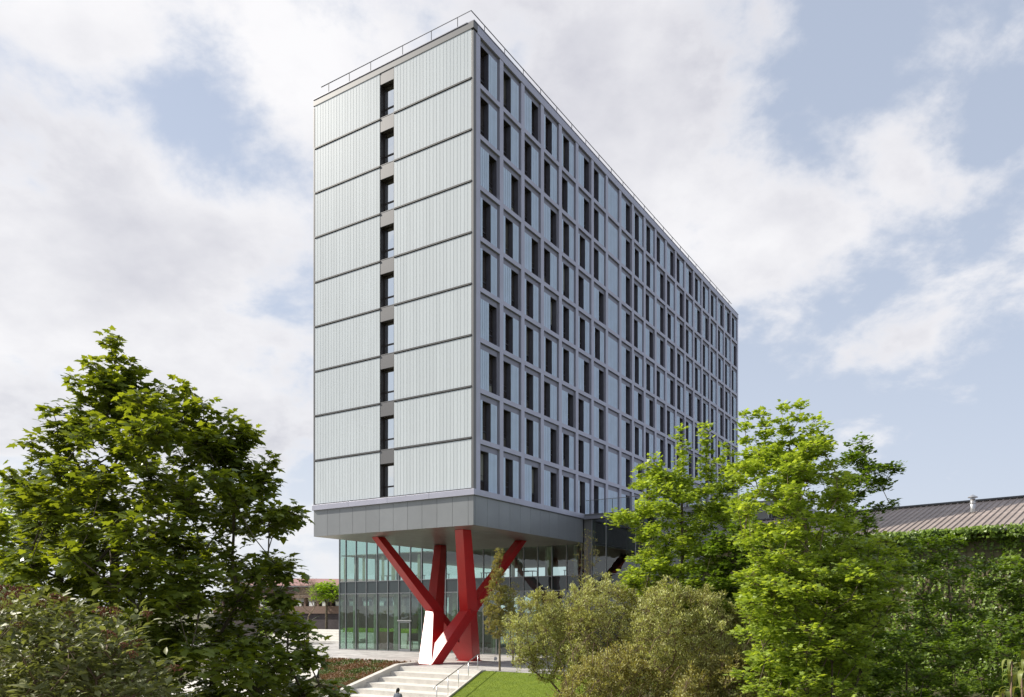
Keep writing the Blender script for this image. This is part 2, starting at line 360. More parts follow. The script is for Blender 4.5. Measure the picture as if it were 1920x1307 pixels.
def build_ground():
    ax = np.concatenate([np.array([-2500,-1200,-600,-300,-150,-90,-60,-45,-35]), np.arange(-30, 20.01, 0.8), np.array([25,35,50,80,120,200,400,900,2500])])
    ay = np.concatenate([np.array([-2500,-1200,-600,-300,-150,-90,-60,-45]), np.arange(-38, 30.01, 1.0), np.array([36,45,60,90,150,300,600,1200,2500])])
    T, S = np.meshgrid(ax, ay, indexing='ij')
    Z = H(T, S) - 0.10
    Z -= np.where((T < 1.2) & (T > -11.5) & (S > -3.2) & (S < 6.4) & (S > -0.15+np.minimum(0,(T-0.45)*0.22)-0.9), 0.5, 0)
    Z += np.where((T < 0), 0.05*np.sin(T*1.3+S*0.7), 0) * (Z < -0.3)
    # drop below the slabs that are laid over it
    v = np.stack([T, S, Z], -1).reshape(-1, 3); n, m_ = len(ax), len(ay)
    idx = np.arange(n*m_).reshape(n, m_)
    q = np.stack([idx[:-1,:-1], idx[1:,:-1], idx[1:,1:], idx[:-1,1:]], -1).reshape(-1, 4)
    me = bpy.data.meshes.new('ground'); me.from_pydata(v.tolist(), [], q.tolist()); me.materials.append(M['ground']); me.update()
    o = link('ground', me, None, (CX, CY, 0), (0,0,PHI)); tag(o, kind='structure')
build_ground()

def sheet(name, ts0, ts1, ss0, ss1, m, dz, nt=10, ns=10, kind='structure', edge=None):
    """sheet that follows the terrain"""
    T, S = np.meshgrid(np.linspace(ts0, ts1, nt), np.linspace(0, 1, ns), indexing='ij')
    if edge: S = np.array([[edge(t, u) for t, u in zip(a, b)] for a, b in zip(T, S)])
    else: S = ss0 + S*(ss1-ss0)
    Z = H(T, S) + dz
    idx = np.arange(nt*ns).reshape(nt, ns)
    q = np.stack([idx[:-1,:-1], idx[1:,:-1], idx[1:,1:], idx[:-1,1:]], -1).reshape(-1, 4)
    me = bpy.data.meshes.new(name); me.from_pydata(np.stack([T,S,Z],-1).reshape(-1,3).tolist(), [], q.tolist()); me.materials.append(m); me.update()
    o = link(name, me, None, (CX, CY, 0), (0,0,PHI))
    if kind: tag(o, kind=kind)
    return o

plaza = sheet('plaza', 3.36, 60, -16, 60, M['pave_base'], -0.03, 6, 6)
sheet('plaza', 0.62, 3.36, -8, 5.95, M['pave_base'], -0.03, 6, 6)
mb = MB()
t = 0.62
while t < 34:
    s = -7.5 - random.random()*1.2
    while s < 34:
        l = random.choice([0.75, 0.9, 1.2, 1.5, 1.8]); w = 0.298
        if not (t > 14.4 and s < 25.0) and not (t < 3.5 and s+l > 6.3) and l > 0.2:
            h = random.uniform(-0.003, 0.004)
            mb.box(t+0.006, t+w, s+0.006, s+l-0.006, -0.05, h)
        s += l
    t += 0.306
mb.build('paver', M['paver'], plaza, kind='stuff')

# far side path and lower path on the left
path = sheet('path', -14, 3.3, 15.6, 24, M['conc'], -0.03, 14, 6, edge=lambda t, u: (11.3 + max(0.0, min(4.3, (t+1.6)*0.88)) + (0 if t > -1.6 else (t+1.6)*0.2)) + u*9)

def edge_s(t): return -0.15 + (t - 0.45)*0.22 if t < 0.45 else -0.15 - (t-0.45)*1.0
# lawn
lawn = sheet('lawn', -16, 0.60, 0, 0, M['lawn'], -0.035, 24, 16, edge=lambda t, u: (edge_s(t)-0.10) - u*10)
def blades():
    n = 60000
    t = R_.uniform(-9, 0.55, n); s = np.array([edge_s(a)-0.15 for a in t]) - R_.uniform(0, 9, n)
    z = H(t, s) - 0.04
    a = R_.uniform(0, 2*np.pi, n); hgt = R_.uniform(0.03, 0.075, n); w = 0.006
    dx, dy = np.cos(a)*w, np.sin(a)*w; lx, ly = R_.normal(0, .015, n), R_.normal(0, .015, n)
    v = np.stack([np.stack([t-dx, s-dy, z], -1), np.stack([t+dx, s+dy, z], -1), np.stack([t+lx, s+ly, z+hgt], -1)], 1).reshape(-1, 3)
    me = np_mesh('grass', v, np.arange(3*n).reshape(n, 3), M['blade'])
    o = link('grass', me, None, (CX, CY, 0), (0,0,PHI)); tag(o, 'short bright green grass on the mown slope beside the steps', 'grass', kind='stuff')
def np_mesh(name, v, f, m, smooth=False):
    me = bpy.data.meshes.new(name); v = np.ascontiguousarray(v, np.float32); f = np.ascontiguousarray(f, np.int32)
    nf, k = f.shape
    me.vertices.add(len(v)); me.vertices.foreach_set('co', v.ravel())
    me.loops.add(nf*k); me.loops.foreach_set('vertex_index', f.ravel())
    me.polygons.add(nf); me.polygons.foreach_set('loop_start', np.arange(0, nf*k, k, dtype=np.int32))
    try: me.polygons.foreach_set('loop_total', np.full(nf, k, np.int32))
    except Exception: pass
    if smooth: me.polygons.foreach_set('use_smooth', np.ones(nf, bool))
    me.materials.append(m); me.update(calc_edges=True); me.validate(); return me
blades()

# ------------------------------------------------------------------ tower
ROT = (0, 0, PHI)
tower = empty('residential_tower', (CX, CY, 0), PHI)
tag(tower, 'tall grey student tower with ribbed glass end wall and gridded window facade above red legs', 'building')
Z0, ZT = 10.6, 37.9
PITCH, FH = 2.494, 3.0
LEN = 53.1; WID = 13.2
# solid core (walls behind the cladding)
MB().box(0.5, LEN-0.05, 0.5, WID-0.12, 8.75, 37.3).build('wall', M['dark'], tower)
# end face backing, left and right of the window slot
MB().box(0.06, 0.5, 0.14, 6.10, Z0, 37.5).build('backing_wall', M['alu_warm'], tower)
MB().box(0.06, 0.5, 7.23, 13.08, Z0, 37.5).build('backing_wall', M['alu_warm'], tower)
# corner posts
MB().box(-0.015, 0.25, -0.015, 0.14, Z0, 37.36).build('corner_post', M['alu_warm'], tower, bevel=0.01)
MB().box(0.26, 0.70, 0.0, 0.5, Z0, 37.36).build('corner_post', M['alu'], tower, bevel=0.01)
MB().box(-0.015, 0.25, 13.09, 13.215, Z0, 37.36).build('corner_post', M['alu_warm'], tower, bevel=0.01)
# parapet
for a in ((-0.02, 0.4, -0.02, WID+0.02), (LEN-0.4, LEN, 0.42, WID-0.42)):  # ends
    MB().box(a[0], a[1], a[2], a[3], 37.50, ZT).build('parapet', M['alu_warm'], tower, bevel=0.015)
MB().box(0.402, LEN, -0.02, 0.40, 37.38, ZT).build('parapet', M['alu'], tower, bevel=0.015)
MB().box(0.42, LEN-0.42, WID-0.40, WID+0.02, 37.38, ZT).build('parapet', M['alu_warm'], tower)
MB().box(0.3, LEN-0.3, 0.3, WID-0.3, 37.3, 37.45).build('roof', M['alu_warm'], tower)
for x0 in np.arange(0, LEN, 4.42):
    MB().box(x0, min(LEN, x0+4.40), -0.045, 0.43, ZT+0.002, ZT+0.05).build('coping', M['alu_side'], tower)
for y0 in (0.44, 4.7, 8.96):
    MB().box(-0.05, 0.44, y0, y0+4.24, ZT+0.002, ZT+0.05).build('coping', M['alu_side'], tower)

# ---- short end face: channel-glass planks, floor trims, slot windows
pk = MB()
W_, HP = 0.246, 2.84
pk.box(0.0, 0.055, 0.003, W_+0.003, 0, HP)
pk.box(-0.006, 0.0, 0.004, 0.016, 0, HP)
plank_me = pk.mesh('glass_plank', M['plank'])
NP = 23
rest = MB()
cnt = 0
for side in (0, 1):
    y_start = 0.16 if side == 0 else 7.27
    span = (6.08 if side == 0 else 13.07) - y_start
    p = span/NP
    for r in range(9):
        zb = 34.68 - 3.0*r
        hp = 2.84 if r else 2.80
        for k in range(NP):
            y = y_start + k*p
            if cnt < 300:
                o = link('glass_plank', plank_me, tower, (0, y, zb), None, (1, p/0.252, hp/HP)); cnt += 1
            else:
                q = p/0.252
                rest.box(0.0, 0.055, y+0.003*q, y+(W_+0.003)*q, zb, zb+hp)
                rest.box(-0.006, 0.0, y+0.004*q, y+0.016*q, zb, zb+hp)
rest.build('glass_plank', M['plank'], tower, kind='stuff')
for r in range(8):
    z = 34.62 - 3.0*r
    for y0, y1 in ((0.15, 6.09), (7.24, 13.08)):
        MB().box(-0.045, 0.055, y0, y1, z-0.042, z-0.010).box(-0.045, 0.055, y0, y1, z+0.010, z+0.042).box(-0.01, 0.055, y0, y1, z-0.010, z+0.010).build('floor_trim', M['alu_warm'], tower)
for y0, y1 in ((0.15, 6.09), (7.24, 13.08)):
    MB().box(-0.03, 0.055, y0, y1, 37.485, 37.50).build('floor_trim', M['alu_warm'], tower)

def slot_window():
    w = MB().mat(M['reveal'])
    w.box(0.02, 0.42, 1.11, 1.13, 0, 2.13)        # far jamb (seen)
    w.box(0.02, 0.42, 0.0, 0.02, 0, 2.13); w.box(0.02, 0.42, 0.02, 1.11, 2.11, 2.13)
    w.mat(M['alu_warm']).box(0.0, 0.42, 0.02, 1.11, 0.0, 0.04)
    w.mat(M['reveal'])
    f = 0.34
    w.box(f, f+0.06, 0.02, 0.09, 0.04, 2.11); w.box(f, f+0.06, 1.04, 1.11, 0.04, 2.11)
    w.box(f, f+0.06, 0.09, 1.04, 0.04, 0.10); w.box(f, f+0.06, 0.09, 1.04, 2.03, 2.11)
    w.box(f-0.01, f+0.06, 0.09, 1.04, 0.68, 0.77)
    w.box(f, f+0.05, 0.09, 0.13, 0.77, 2.03)
    return w.mesh('window')
sw_me = slot_window()
sp_up = MB().box(0.37, 0.385, 0.13, 1.04, 0.77, 2.03).mesh('pane', M['pane_slot'])
sp_lo = MB().box(0.37, 0.385, 0.09, 1.04, 0.10, 0.68).mesh('pane', M['pane_slot'])
spandrel_me = MB().box(0.01, 0.5, 0.005, 1.125, 0.005, 0.865).mesh('spandrel', M['spandrel'])
for r in range(9):
    zb = 34.64 - 3.0*r
    o = link('window', sw_me, tower, (0, 6.10, zb)); link('pane', sp_up, o); link('pane', sp_lo, o)
    link('spandrel', spandrel_me, tower, (0, 6.10, zb+2.13))

# ---- long face: fins, floor bands, bays
for c in range(21):
    x = 2.80 + PITCH*c
    MB().box(x, x+0.40, 0.0, 0.5, Z0+0.004, 37.37).build('fin', M['alu'], tower, bevel=0.012)
for r in range(8):
    zb = 34.65 - 3.0*r
    xs = [0.705] + [2.80+PITCH*c+0.402 for c in range(21)]
    b = MB()
    for c in range(21):
        x0 = xs[c]; x1 = 2.80+PITCH*c-0.002
        b.box(x0, x1, 0.004, 0.5, zb-0.28, zb)
    b.build('floor_band', M['alu'], tower)
ROWS = ["LLRMMRLGRMMLRLRMLMRRM", "LLLLLRLGRMMRLRLRRLLLR", "RRLRMMLGRLLRMRLLLLMLL", "MMRLMLRGRLRRRMMMMLRML",
        "MRMRMMMGRMMLRMRRMMRMM", "RMMMMRRGRRRRLRLMRMLRM", "RLMLRLRGRMLRMLRMRLMRL", "MLMRMLRGRRMLRMLRRMRLM", "LMRRMMLGRMLRMRLLMRMLR"]
WW, WHT = 0.88, 2.36
def bay_window():
    w = MB().mat(M['reveal'])
    w.box(-0.0, 0.02, 0.10, 0.48, 0, WHT); w.box(0.02, WW-0.02, 0.10, 0.48, WHT-0.02, WHT); w.box(0.02, WW-0.02, 0.10, 0.44, 0, 0.03)
    w.mat(M['jamb']).box(WW-0.02, WW, 0.10, 0.48, 0, WHT).mat(M['reveal'])
    f = 0.40
    w.box(0.02, 0.08, f, f+0.06, 0.03, WHT-0.02); w.box(WW-0.08, WW-0.02, f, f+0.06, 0.03, WHT-0.02)
    w.box(0.08, WW-0.08, f, f+0.06, 0.03, 0.09); w.box(0.08, WW-0.08, f, f+0.06, WHT-0.09, WHT-0.02)
    w.mat(M['reveal_g']).box(0.08, WW-0.08, f-0.02, f+0.05, 0.62, 0.69)
    return w.mesh('window')
bw_me = bay_window()
bw_up = MB().box(0.08, WW-0.08, 0.43, 0.445, 0.69, WHT-0.09).mesh('pane', M['winglass'])
bw_lo = MB().box(0.08, WW-0.08, 0.43, 0.445, 0.09, 0.62).mesh('pane', M['winglass'])
rail_me = MB().tube([(0.1, 0.36, 0.95), (WW-0.1, 0.36, 0.95)], 0.012, 5).mesh('guard_rail', M['reveal_g'])
def strips(widths, full=False):
    """returns infill mesh: window gap marked by None"""
    b = MB().mat(M['plank_far']); x = 0.0
    for w in widths:
        if w is None: x += WW; continue
        n = max(1, round(w/0.23)); p = w/n
        for k in range(n):
            b.box(x+k*p+0.007, x+(k+1)*p-0.007, 0.085, 0.20, 0.005, WHT)
            b.box(x+k*p+0.010, x+k*p+0.020, 0.072, 0.085, 0.005, WHT)
        x += w
    return b
IN_W = 2.094 - 0.10 - 0.20
rem = IN_W - WW
def bay_mesh(kind):
    if kind == 'G': ws = [IN_W]; gap = None
    elif kind == 'L': ws = [None, rem]; gap = 0.0
    elif kind == 'M': ws = [0.24, None, rem-0.24]; gap = 0.24
    else: ws = [rem, None]; gap = rem
    b = strips(ws)
    b.mat(M['alu_side'])
    b.box(-0.10, IN_W+0.20, 0.13, 0.5, WHT, 2.72)           # head of the surround
    b.box(IN_W, IN_W+0.20, 0.13, 0.5, 0, WHT); b.box(-0.10, 0.0, 0.13, 0.5, 0, WHT)
    return b.mesh('cladding_panel'), gap
BAY = {k: bay_mesh(k) for k in 'LMRG'}
for r in range(9):
    zb = 34.65 - 3.0*r
    for c in range(21):
        k = ROWS[r][c]; a = 2.80 + PITCH*c - 2.094 + 0.10
        me, gap = BAY[k]
        link('cladding_panel', me, tower, (a, 0, zb))
        if gap is not None:
            o = link('window', bw_me, tower, (a+gap, 0, zb)); link('pane', bw_up, o); link('pane', bw_lo, o)
            if c < 9: link('guard_rail', rail_me, o)
# far end and rear faces: simple panelled walls
for r in range(9):
    zb = 34.65 - 3.0*r
    MB().box(LEN-0.045, LEN, 0.02, WID, zb, zb+2.70).build('end_panel', M['alu_side'], tower)
    MB().box(0.26, LEN-0.06, WID-0.12, WID, zb, zb+2.70).build('end_panel', M['plank_far'], tower)
# ---- ledge and fascia box of the overhang
LEDZ0 = 10.25
for y0 in np.arange(-0.13, 13.2, 3.34):
    MB().box(-0.13, 0.5, y0+0.004, min(y0+3.336, 13.33), LEDZ0, Z0).build('ledge', M['alu'], tower, bevel=0.01)
for x0 in np.arange(0.5, LEN-1, 3.742):
    MB().box(x0+0.004, min(x0+3.738, LEN), -0.13, 0.5, LEDZ0, Z0).build('ledge', M['alu'], tower, bevel=0.01)
FB0, FB1 = 8.50, 10.245
MB().box(0.05, 14.55, 0.05, WID-0.05, 8.53, 10.24).build('box_core', M['dark'], tower)
ys = [0.0, 0.39] + [0.39+1.153*k for k in range(1, 12)]; ys[-1] = WID
for a, b in zip(ys[:-1], ys[1:]):
    MB().box(0.0, 0.045, a+0.008, b-0.008, FB0, FB1).build('fascia_panel', M['fascia'], tower, bevel=0.004)
xs = [0.05, 0.20] + [0.20+1.245*k for k in range(1, 12)]
for a, b in zip(xs[:-1], xs[1:]):
    MB().box(a+0.008, b-0.008, 0.0, 0.045, FB0, FB1).build('fascia_panel', M['fascia'], tower, bevel=0.004)
for a in np.arange(0.05, 14.0, 1.4):
    MB().box(a+0.008, a+1.392, WID-0.045, WID, FB0, FB1).build('fascia_panel', M['fascia'], tower)
n = 11
for k in range(n):
    y0 = 0.05 + k*(WID-0.1)/n
    MB().box(0.05, 14.5, y0+0.008, y0+(WID-0.1)/n-0.008, 8.50, 8.53).build('soffit_panel', M['soffit'], tower)
# roof guard rail
rl = MB(); IX = 0.6
corner = [(IX, 13.1, 39.12), (IX, IX, 39.12), (LEN-0.6, IX, 39.12)]
rl.tube(corner, 0.03, 6)
rl.build('roof_guard_rail', M['reveal_g'], tower)
for y in (12.4, 10.5, 8.6, 5.9, 3.6, 1.6):
    MB().tube([(IX+0.0, y, 37.4), (IX, y, 39.1)], 0.025, 6).build('rail_post', M['reveal_g'], tower)
for x in np.arange(2.0, LEN-1, 2.25):
    MB().tube([(x, IX, 37.4), (x, IX, 39.1)], 0.025, 6).build('rail_post', M['reveal_g'], tower)

# ------------------------------------------------------------------ red branching support
sup = empty('branching_support', (CX, CY, 0), PHI)
tag(sup, 'red angular steel support forking from two feet to four arms under the overhang', 'support')
FL, FR = Vector((3.2, 5.75, 0.0)), Vector((7.4, 5.6, 0.0))
N1, N2 = Vector((5.80, 7.40, 3.5)), Vector((5.80, 4.50, 3.5))
TA, TB, TC, TD = Vector((2.6, 9.75, 8.49)), Vector((9.9, 10.1, 8.49)), Vector((1.9, 2.15, 8.49)), Vector((9.9, 2.9, 8.49))
def strut(name, p0, p1, w0, w1, d0, d1, rot=0.0):
    cr, sr = math.cos(rot), math.sin(rot)
    """box strut with horizontal end cuts; w across y, d along x"""
    vs = []
    for p, w, d in ((p0, w0, d0), (p1, w1, d1)):
        for sx, sy in ((-1,-1),(1,-1),(1,1),(-1,1)): vs.append((p.x+cr*sx*d/2-sr*sy*w/2, p.y+sr*sx*d/2+cr*sy*w/2, p.z))
    MB().add(vs, [(3,2,1,0),(4,5,6,7),(0,1,5,4),(1,2,6,5),(2,3,7,6),(3,0,4,7)]).build(name, M['red'], sup, bevel=0.012)
strut('arm', N1, TA, 0.80, 0.62, 1.03, 0.68, -0.14)
strut('arm', N1+Vector((0.01,0.01,-0.01)), TB, 0.78, 0.66, 1.0, 0.66)
strut('arm', N2, TC, 0.78, 0.70, 1.01, 0.74, -0.14)
strut('arm', N2+Vector((0.01,-0.01,-0.01)), TD, 0.76, 0.62, 1.0, 0.62)
strut('leg', FL, N1, 1.25, 0.80, 1.0, 1.05, -0.14)
strut('leg', FL+Vector((0.012,-0.012,0.005)), N2, 1.22, 0.78, 0.98, 1.03, -0.14)
strut('leg', FR, N2, 1.20, 0.78, 0.95, 0.78)
strut('leg', FR+Vector((0.012,0.012,0.005)), N1, 1.18, 0.74, 0.92, 0.74)
for f_ in (FL, FR): MB().box(f_.x-0.55, f_.x+0.55, f_.y-0.70, f_.y+0.70, 0.0, 0.025).build('base_plate', M['red'], sup)

# ------------------------------------------------------------------ glazed podium
pod = empty('glazed_podium', (CX, CY, 0), PHI)
tag(pod, 'two storey green tinted glass base building under and behind the grey overhang', 'building')
PT = 14.6
def slab(name, x0, x1, y0, y1, z0, z1, m): return MB().box(x0, x1, y0, y1, z0, z1).build(name, m, pod)
sl = [25.4, 24.6] + [24.6-1.27*k for k in range(1, 20)] ; sl = [v for v in sl if v > 0.3] + [0.06]
levels = [(0.08, 5.03, 'pane_low'), (5.09, 6.13, 'pane_spandrel'), (6.19, 8.47, 'pane_pod')]
for s1, s0 in zip(sl[:-1], sl[1:]):
    door = abs((s0+s1)/2 - 17.6) < 0.6
    for z0, z1, mm in levels:
        if s0 > 13.0 and z0 > 6: z1 = 10.2
        if door and z0 < 1: z0 = 2.6
        MB().box(PT, PT+0.02, s0+0.03, s1-0.03, z0, z1).build('pane', M[mm], pod)
for s in sl:
    MB().box(PT-0.07, PT+0.10, s-0.028, s+0.028, 0.0, 10.2 if s > 13.0 else 8.49).build('mullion', M['mullion'], pod)
for z in (0.04, 5.06, 6.16):
    for s1, s0 in zip(sl[:-1], sl[1:]): MB().box(PT-0.05, PT+0.08, s0+0.03, s1-0.03, z-0.028, z+0.028).build('transom', M['mullion'], pod)
# door
d0 = [ (a,b) for a,b in zip(sl[:-1], sl[1:]) if abs((a+b)/2-17.6) < 0.6 ][0]
dr = MB().box(PT-0.06, PT-0.01, d0[1]+0.03, d0[1]+0.10, 0.07, 2.58).box(PT-0.06, PT-0.01, d0[0]-0.10, d0[0]-0.03, 0.07, 2.58).box(PT-0.06, PT-0.01, d0[1]+0.10, d0[0]-0.10, 2.48, 2.58).box(PT-0.06, PT-0.01, d0[1]+0.10, d0[0]-0.10, 0.07, 0.2).build('door', M['mullion'], pod)
MB().box(PT-0.03, PT-0.015, d0[1]+0.10, d0[0]-0.10, 0.2, 2.48).build('pane', M['pane_pod'], dr)
MB().tube([(PT-0.12, d0[1]+0.16, 0.9), (PT-0.12, d0[1]+0.16, 1.3)], 0.018, 6).build('handle', M['steel'], dr)
MB().box(PT-0.16, PT-0.07, d0[1]-0.2, d0[0]+0.1, 2.62, 2.72).build('door_lintel', M['steel'], pod)
# floors, roof, interior
slab('roof', PT+0.12, 53, 13.25, 25.5, 10.2, 10.55, M['alu_warm'])
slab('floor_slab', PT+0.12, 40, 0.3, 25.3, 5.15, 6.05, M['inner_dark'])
slab('floor', PT+0.12, 40, 0.3, 25.3, -0.04, 0.03, M['inner'])
slab('ceiling', PT+0.12, 40, 0.3, 25.3, 8.52, 8.6, M['inner'])
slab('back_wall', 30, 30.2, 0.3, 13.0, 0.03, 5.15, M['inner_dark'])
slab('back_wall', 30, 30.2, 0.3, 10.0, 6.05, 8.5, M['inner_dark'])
for s in np.arange(1.5, 25, 2.54):
    MB().tube([(PT+1.1, s, 0.03), (PT+1.1, s, 5.15)], 0.22, 14).build('column', M['inner'], pod, smooth=True)
    MB().tube([(PT+1.1, s, 6.05), (PT+1.1, s, 8.5)], 0.2, 14).build('column', M['inner'], pod, smooth=True)
for s, w, z0, z1 in ((24.9,0.3,6.1,8.4),(22.6,0.35,6.1,8.4),(20.3,0.3,6.1,8.4),(19.0,0.5,6.1,8.4),(16.2,0.3,6.1,8.4),(14.1,0.4,6.1,8.4),(3.2,0.5,6.1,8.4),(6.6,0.4,6.1,8.4),
                     (23.6,0.5,0.1,5.1),(21.2,0.4,0.1,5.1),(18.6,0.6,0.1,5.1),(15.4,0.4,0.1,5.1),(12.1,0.7,0.1,5.1),(8.2,0.5,0.1,5.1),(4.1,0.6,0.1,5.1)):
    b = MB()
    nn = int(w/0.06)
    for i in range(nn): b.box(PT+0.35+0.03*(i%2), PT+0.38+0.03*(i%2), s+i*0.06, s+i*0.06+0.06, z0, z1)
    b.build('curtain', M['curtain'], pod)
for k, (s, d) in enumerate(((22.0, 2.6), (19.6, 3.4), (16.0, 2.4), (11.0, 3.0), (7.0, 2.5), (3.0, 3.2))):
    for zf in (0.03, 6.05):
        b = MB().box(PT+d, PT+d+0.9, s-0.8, s+0.8, zf+0.70, zf+0.74)
        for a, c in ((0.05,-0.72),(0.8,-0.72),(0.05,0.68),(0.8,0.68)): b.box(PT+d+a, PT+d+a+0.05, s+c, s+c+0.05, zf, zf+0.70)
        b.build('table', M['wood_in'] if zf < 1 else M['white'], pod)
MB().box(PT+1.6, PT+2.4, 21.0, 22.1, 0.03, 1.6).build('cabinet', M['tile_roof'], pod)
slab('partition', 24, 24.1, 14, 20, 0.03, 5.1, M['inner'])
slab('side_wall', PT+0.12, 40, 25.34, 25.36, 0.05, 10.18, M['pane_pod'])
# right-hand wing
RW = 14.0
MB().box(RW, PT, -0.66, -0.02, 0, 10.2).build('pier', M['alu_warm'], pod)
slab('roof_edge', RW-0.25, 50, -15.0, -0.02, 10.2, 10.42, M['alu_side'])
slab('roof_deck', RW-0.15, 50, -14.9, -0.14, 10.424, 10.58, M['alu_warm'])
ms = [-0.68, -1.82] + [-1.82-2.3*k for k in range(1, 6)]
for a, b in zip(ms[:-1], ms[1:]):
    for z0, z1, mm in ((0.08, 5.03, 'pane_low'), (5.09, 6.13, 'pane_spandrel'), (6.19, 10.15, 'pane_pod')):
        MB().box(RW, RW+0.02, b+0.03, a-0.03, z0, z1).build('pane', M[mm], pod)
for s in ms: MB().box(RW-0.06, RW+0.10, s-0.03, s+0.03, 0, 10.19).build('mullion', M['mullion'], pod)
for z in (0.04, 5.06, 6.16):
    for a, c in zip(ms[:-1], ms[1:]): MB().box(RW-0.05, RW+0.08, c+0.03, a-0.03, z-0.028, z+0.028).build('transom', M['mullion'], pod)
slab('floor_slab', RW+0.15, 40, -13.3, -0.7, 5.15, 6.05, M['inner_dark'])
slab('back_wall', 20, 20.1, -13.3, -0.7, 0, 10.1, M['inner_dark'])
slab('side_wall', RW+0.12, 48, -13.5, -13.4, 0, 10.19, M['pane_spandrel'])
# terrace balustrade
for a, b_ in zip(np.arange(-0.25, -12, -1.8), np.arange(-2.05, -14, -1.8)):
    MB().box(RW-0.08, RW-0.065, b_+0.02, a-0.02, 10.66, 11.55).build('balustrade_pane', M['pane_balus'], pod)
    MB().box(RW-0.06, RW-0.02, a-0.30, a-0.26, 10.58, 11.55).build('balustrade_post', M['reveal_g'], pod)
MB().tube([(RW-0.07, -0.22, 11.58), (RW-0.07, -14, 11.58)], 0.022, 6).build('handrail', M['mullion'], pod)

# ------------------------------------------------------------------ stairs, curbs, bed, handrail
stairs = empty('stone_stairs', (CX, CY, 0), PHI)
tag(stairs, 'wide pale stone steps descending from the plaza beside the lawn', 'stairs')
TR, RI = 1.09, 0.2615
for k in range(11):
    t1 = 0.6 - TR*k; t0 = t1 - TR
    z = -RI*(k+1)
    def es(t): return edge_s(t)
    vs = []
    for zz in (z-0.35, z):
        vs += [(t0, es(t0), zz), (t1, es(t1), zz), (t1, 5.92, zz), (t0, 5.92, zz)]
    b = MB().mat(M['tread']).add(vs, [(4,5,6,7)]).mat(M['conc']).add(vs, [(3,2,1,0),(0,1,5,4),(1,2,6,5),(2,3,7,6),(3,0,4,7)])  # tops paler than risers: sun falling on the treads put into the colour
    b.build('step', None, stairs)
# top landing nosing
MB().mat(M['tread']).box(0.30, 0.62, -0.2, 5.92, -0.3, 0.012).build('step', None, stairs)
def wedge(name, s_of, w, m, t0=-12, t1=0.3, top=0.17, t_flat=2.4, parent=None, n=14):
    ts = list(np.linspace(t0, t1, n)) + [t_flat]
    vs = []
    for t in ts:
        zt = min(0.0, 0.24*(t-0.45)) + top
        s = s_of(t)
        vs += [(t, s, zt-1.0), (t, s+w, zt-1.0), (t, s+w, zt), (t, s, zt)]
    fs = []
    for i in range(len(ts)-1):
        a = i*4; c = a+4
        for j in range(4): fs.append((a+j, a+(j+1)%4, c+(j+1)%4, c+j))
    fs += [(0,1,2,3), (len(vs)-1, len(vs)-2, len(vs)-3, len(vs)-4)]
    return MB().add(vs, fs).build(name, m, parent, bevel=0.008)
wedge('curb', lambda t: 5.93, 0.38, M['conc'], top=0.19, t_flat=2.2, parent=stairs)
wedge('curb', lambda t: edge_s(t)-0.14, 0.13, M['conc'], top=0.03, t_flat=0.6, t1=0.4, parent=stairs)
# planted bed left of the stairs
def bed():
    root = empty('planting_bed', (CX, CY, 0), PHI); tag(root, 'sloping bed of red and green sedum between the steps and the glass base', 'flower bed')
    def lim(t):
        lo = 6.34
        hi = 11.1 + (t+1.6)*0.88 if t > -1.6 else 6.4 + max(0, (t+5.0))*1.38
        return lo, max(lo+0.05, hi)
    T = np.linspace(-5, 3.25, 28); vs = []; fs = []
    ns = 24
    for i, t in enumerate(T):
        lo, hi = lim(t)
        for j in range(ns+1):
            s = lo + (hi-lo)*j/ns
            vs.append((t, s, float(0.14*(t-3.3)) + 0.05 + 0.03*math.sin(3*s+t*2)))
    for i in range(len(T)-1):
        for j in range(ns):
            a = i*(ns+1)+j; fs.append((a, a+ns+1, a+ns+2, a+1))
    MB().add(vs, fs).build('soil', M['soil'], root)
    # low plants: little rosettes
    for nm, m, n, seed in (('sedum_green', M['sedum_g'], 1300, 1), ('sedum_red', M['sedum_r'], 2400, 2)):
        rg = np.random.default_rng(seed); P = []
        while len(P) < n:
            t = rg.uniform(-5, 3.2); lo, hi = lim(t); s = rg.uniform(lo, hi)
            patch = math.sin(t*1.7+s*0.9)+math.sin(s*2.3-t*0.7)
            if (patch > rg.normal(0, .8)) == (seed == 1): P.append((t, s, 0.14*(t-3.3)+0.06))
        P = np.array(P); vs = []; 
        k = 6
        c = np.repeat(P, k, 0); n2 = len(c); a = rg.uniform(0, 2*np.pi, n2); l = rg.uniform(0.05, 0.12, n2); up = rg.uniform(0.06, 0.17, n2)
        d = np.stack([np.cos(a)*l, np.sin(a)*l, up], -1); w = np.stack([-np.sin(a), np.cos(a), np.zeros(n2)], -1)*0.03
        v = np.stack([c, c+d*0.6+w, c+d, c+d*0.6-w], 1).reshape(-1, 3)
        o = link(nm, np_mesh(nm, v, np.arange(4*n2).reshape(n2, 4), m), root); tag(o, kind='stuff')
    MB().bar((-1.7, 11.2, -0.72), (3.3, 15.6, 0.02), 0.10, 0.16).build('edging', M['white'], root)
    MB().bar((3.36, 6.4, 0.04), (3.36, 15.6, 0.04), 0.08, 0.12).build('edging', M['conc'], root)
bed()
hr = empty('stair_handrail', (CX, CY, 0), PHI); tag(hr, 'slim stainless handrail with five posts running down between steps and lawn', 'handrail')
posts = [0.35, -1.0, -2.35, -3.7, -5.05]
def rs(t): return edge_s(t) + 0.12
for t in posts:
    g = min(0, 0.24*(t-0.45)); MB().tube([(t, rs(t), g-0.25), (t, rs(t), g+0.93)], 0.022, 8).build('post', M['steel'], hr, smooth=True)
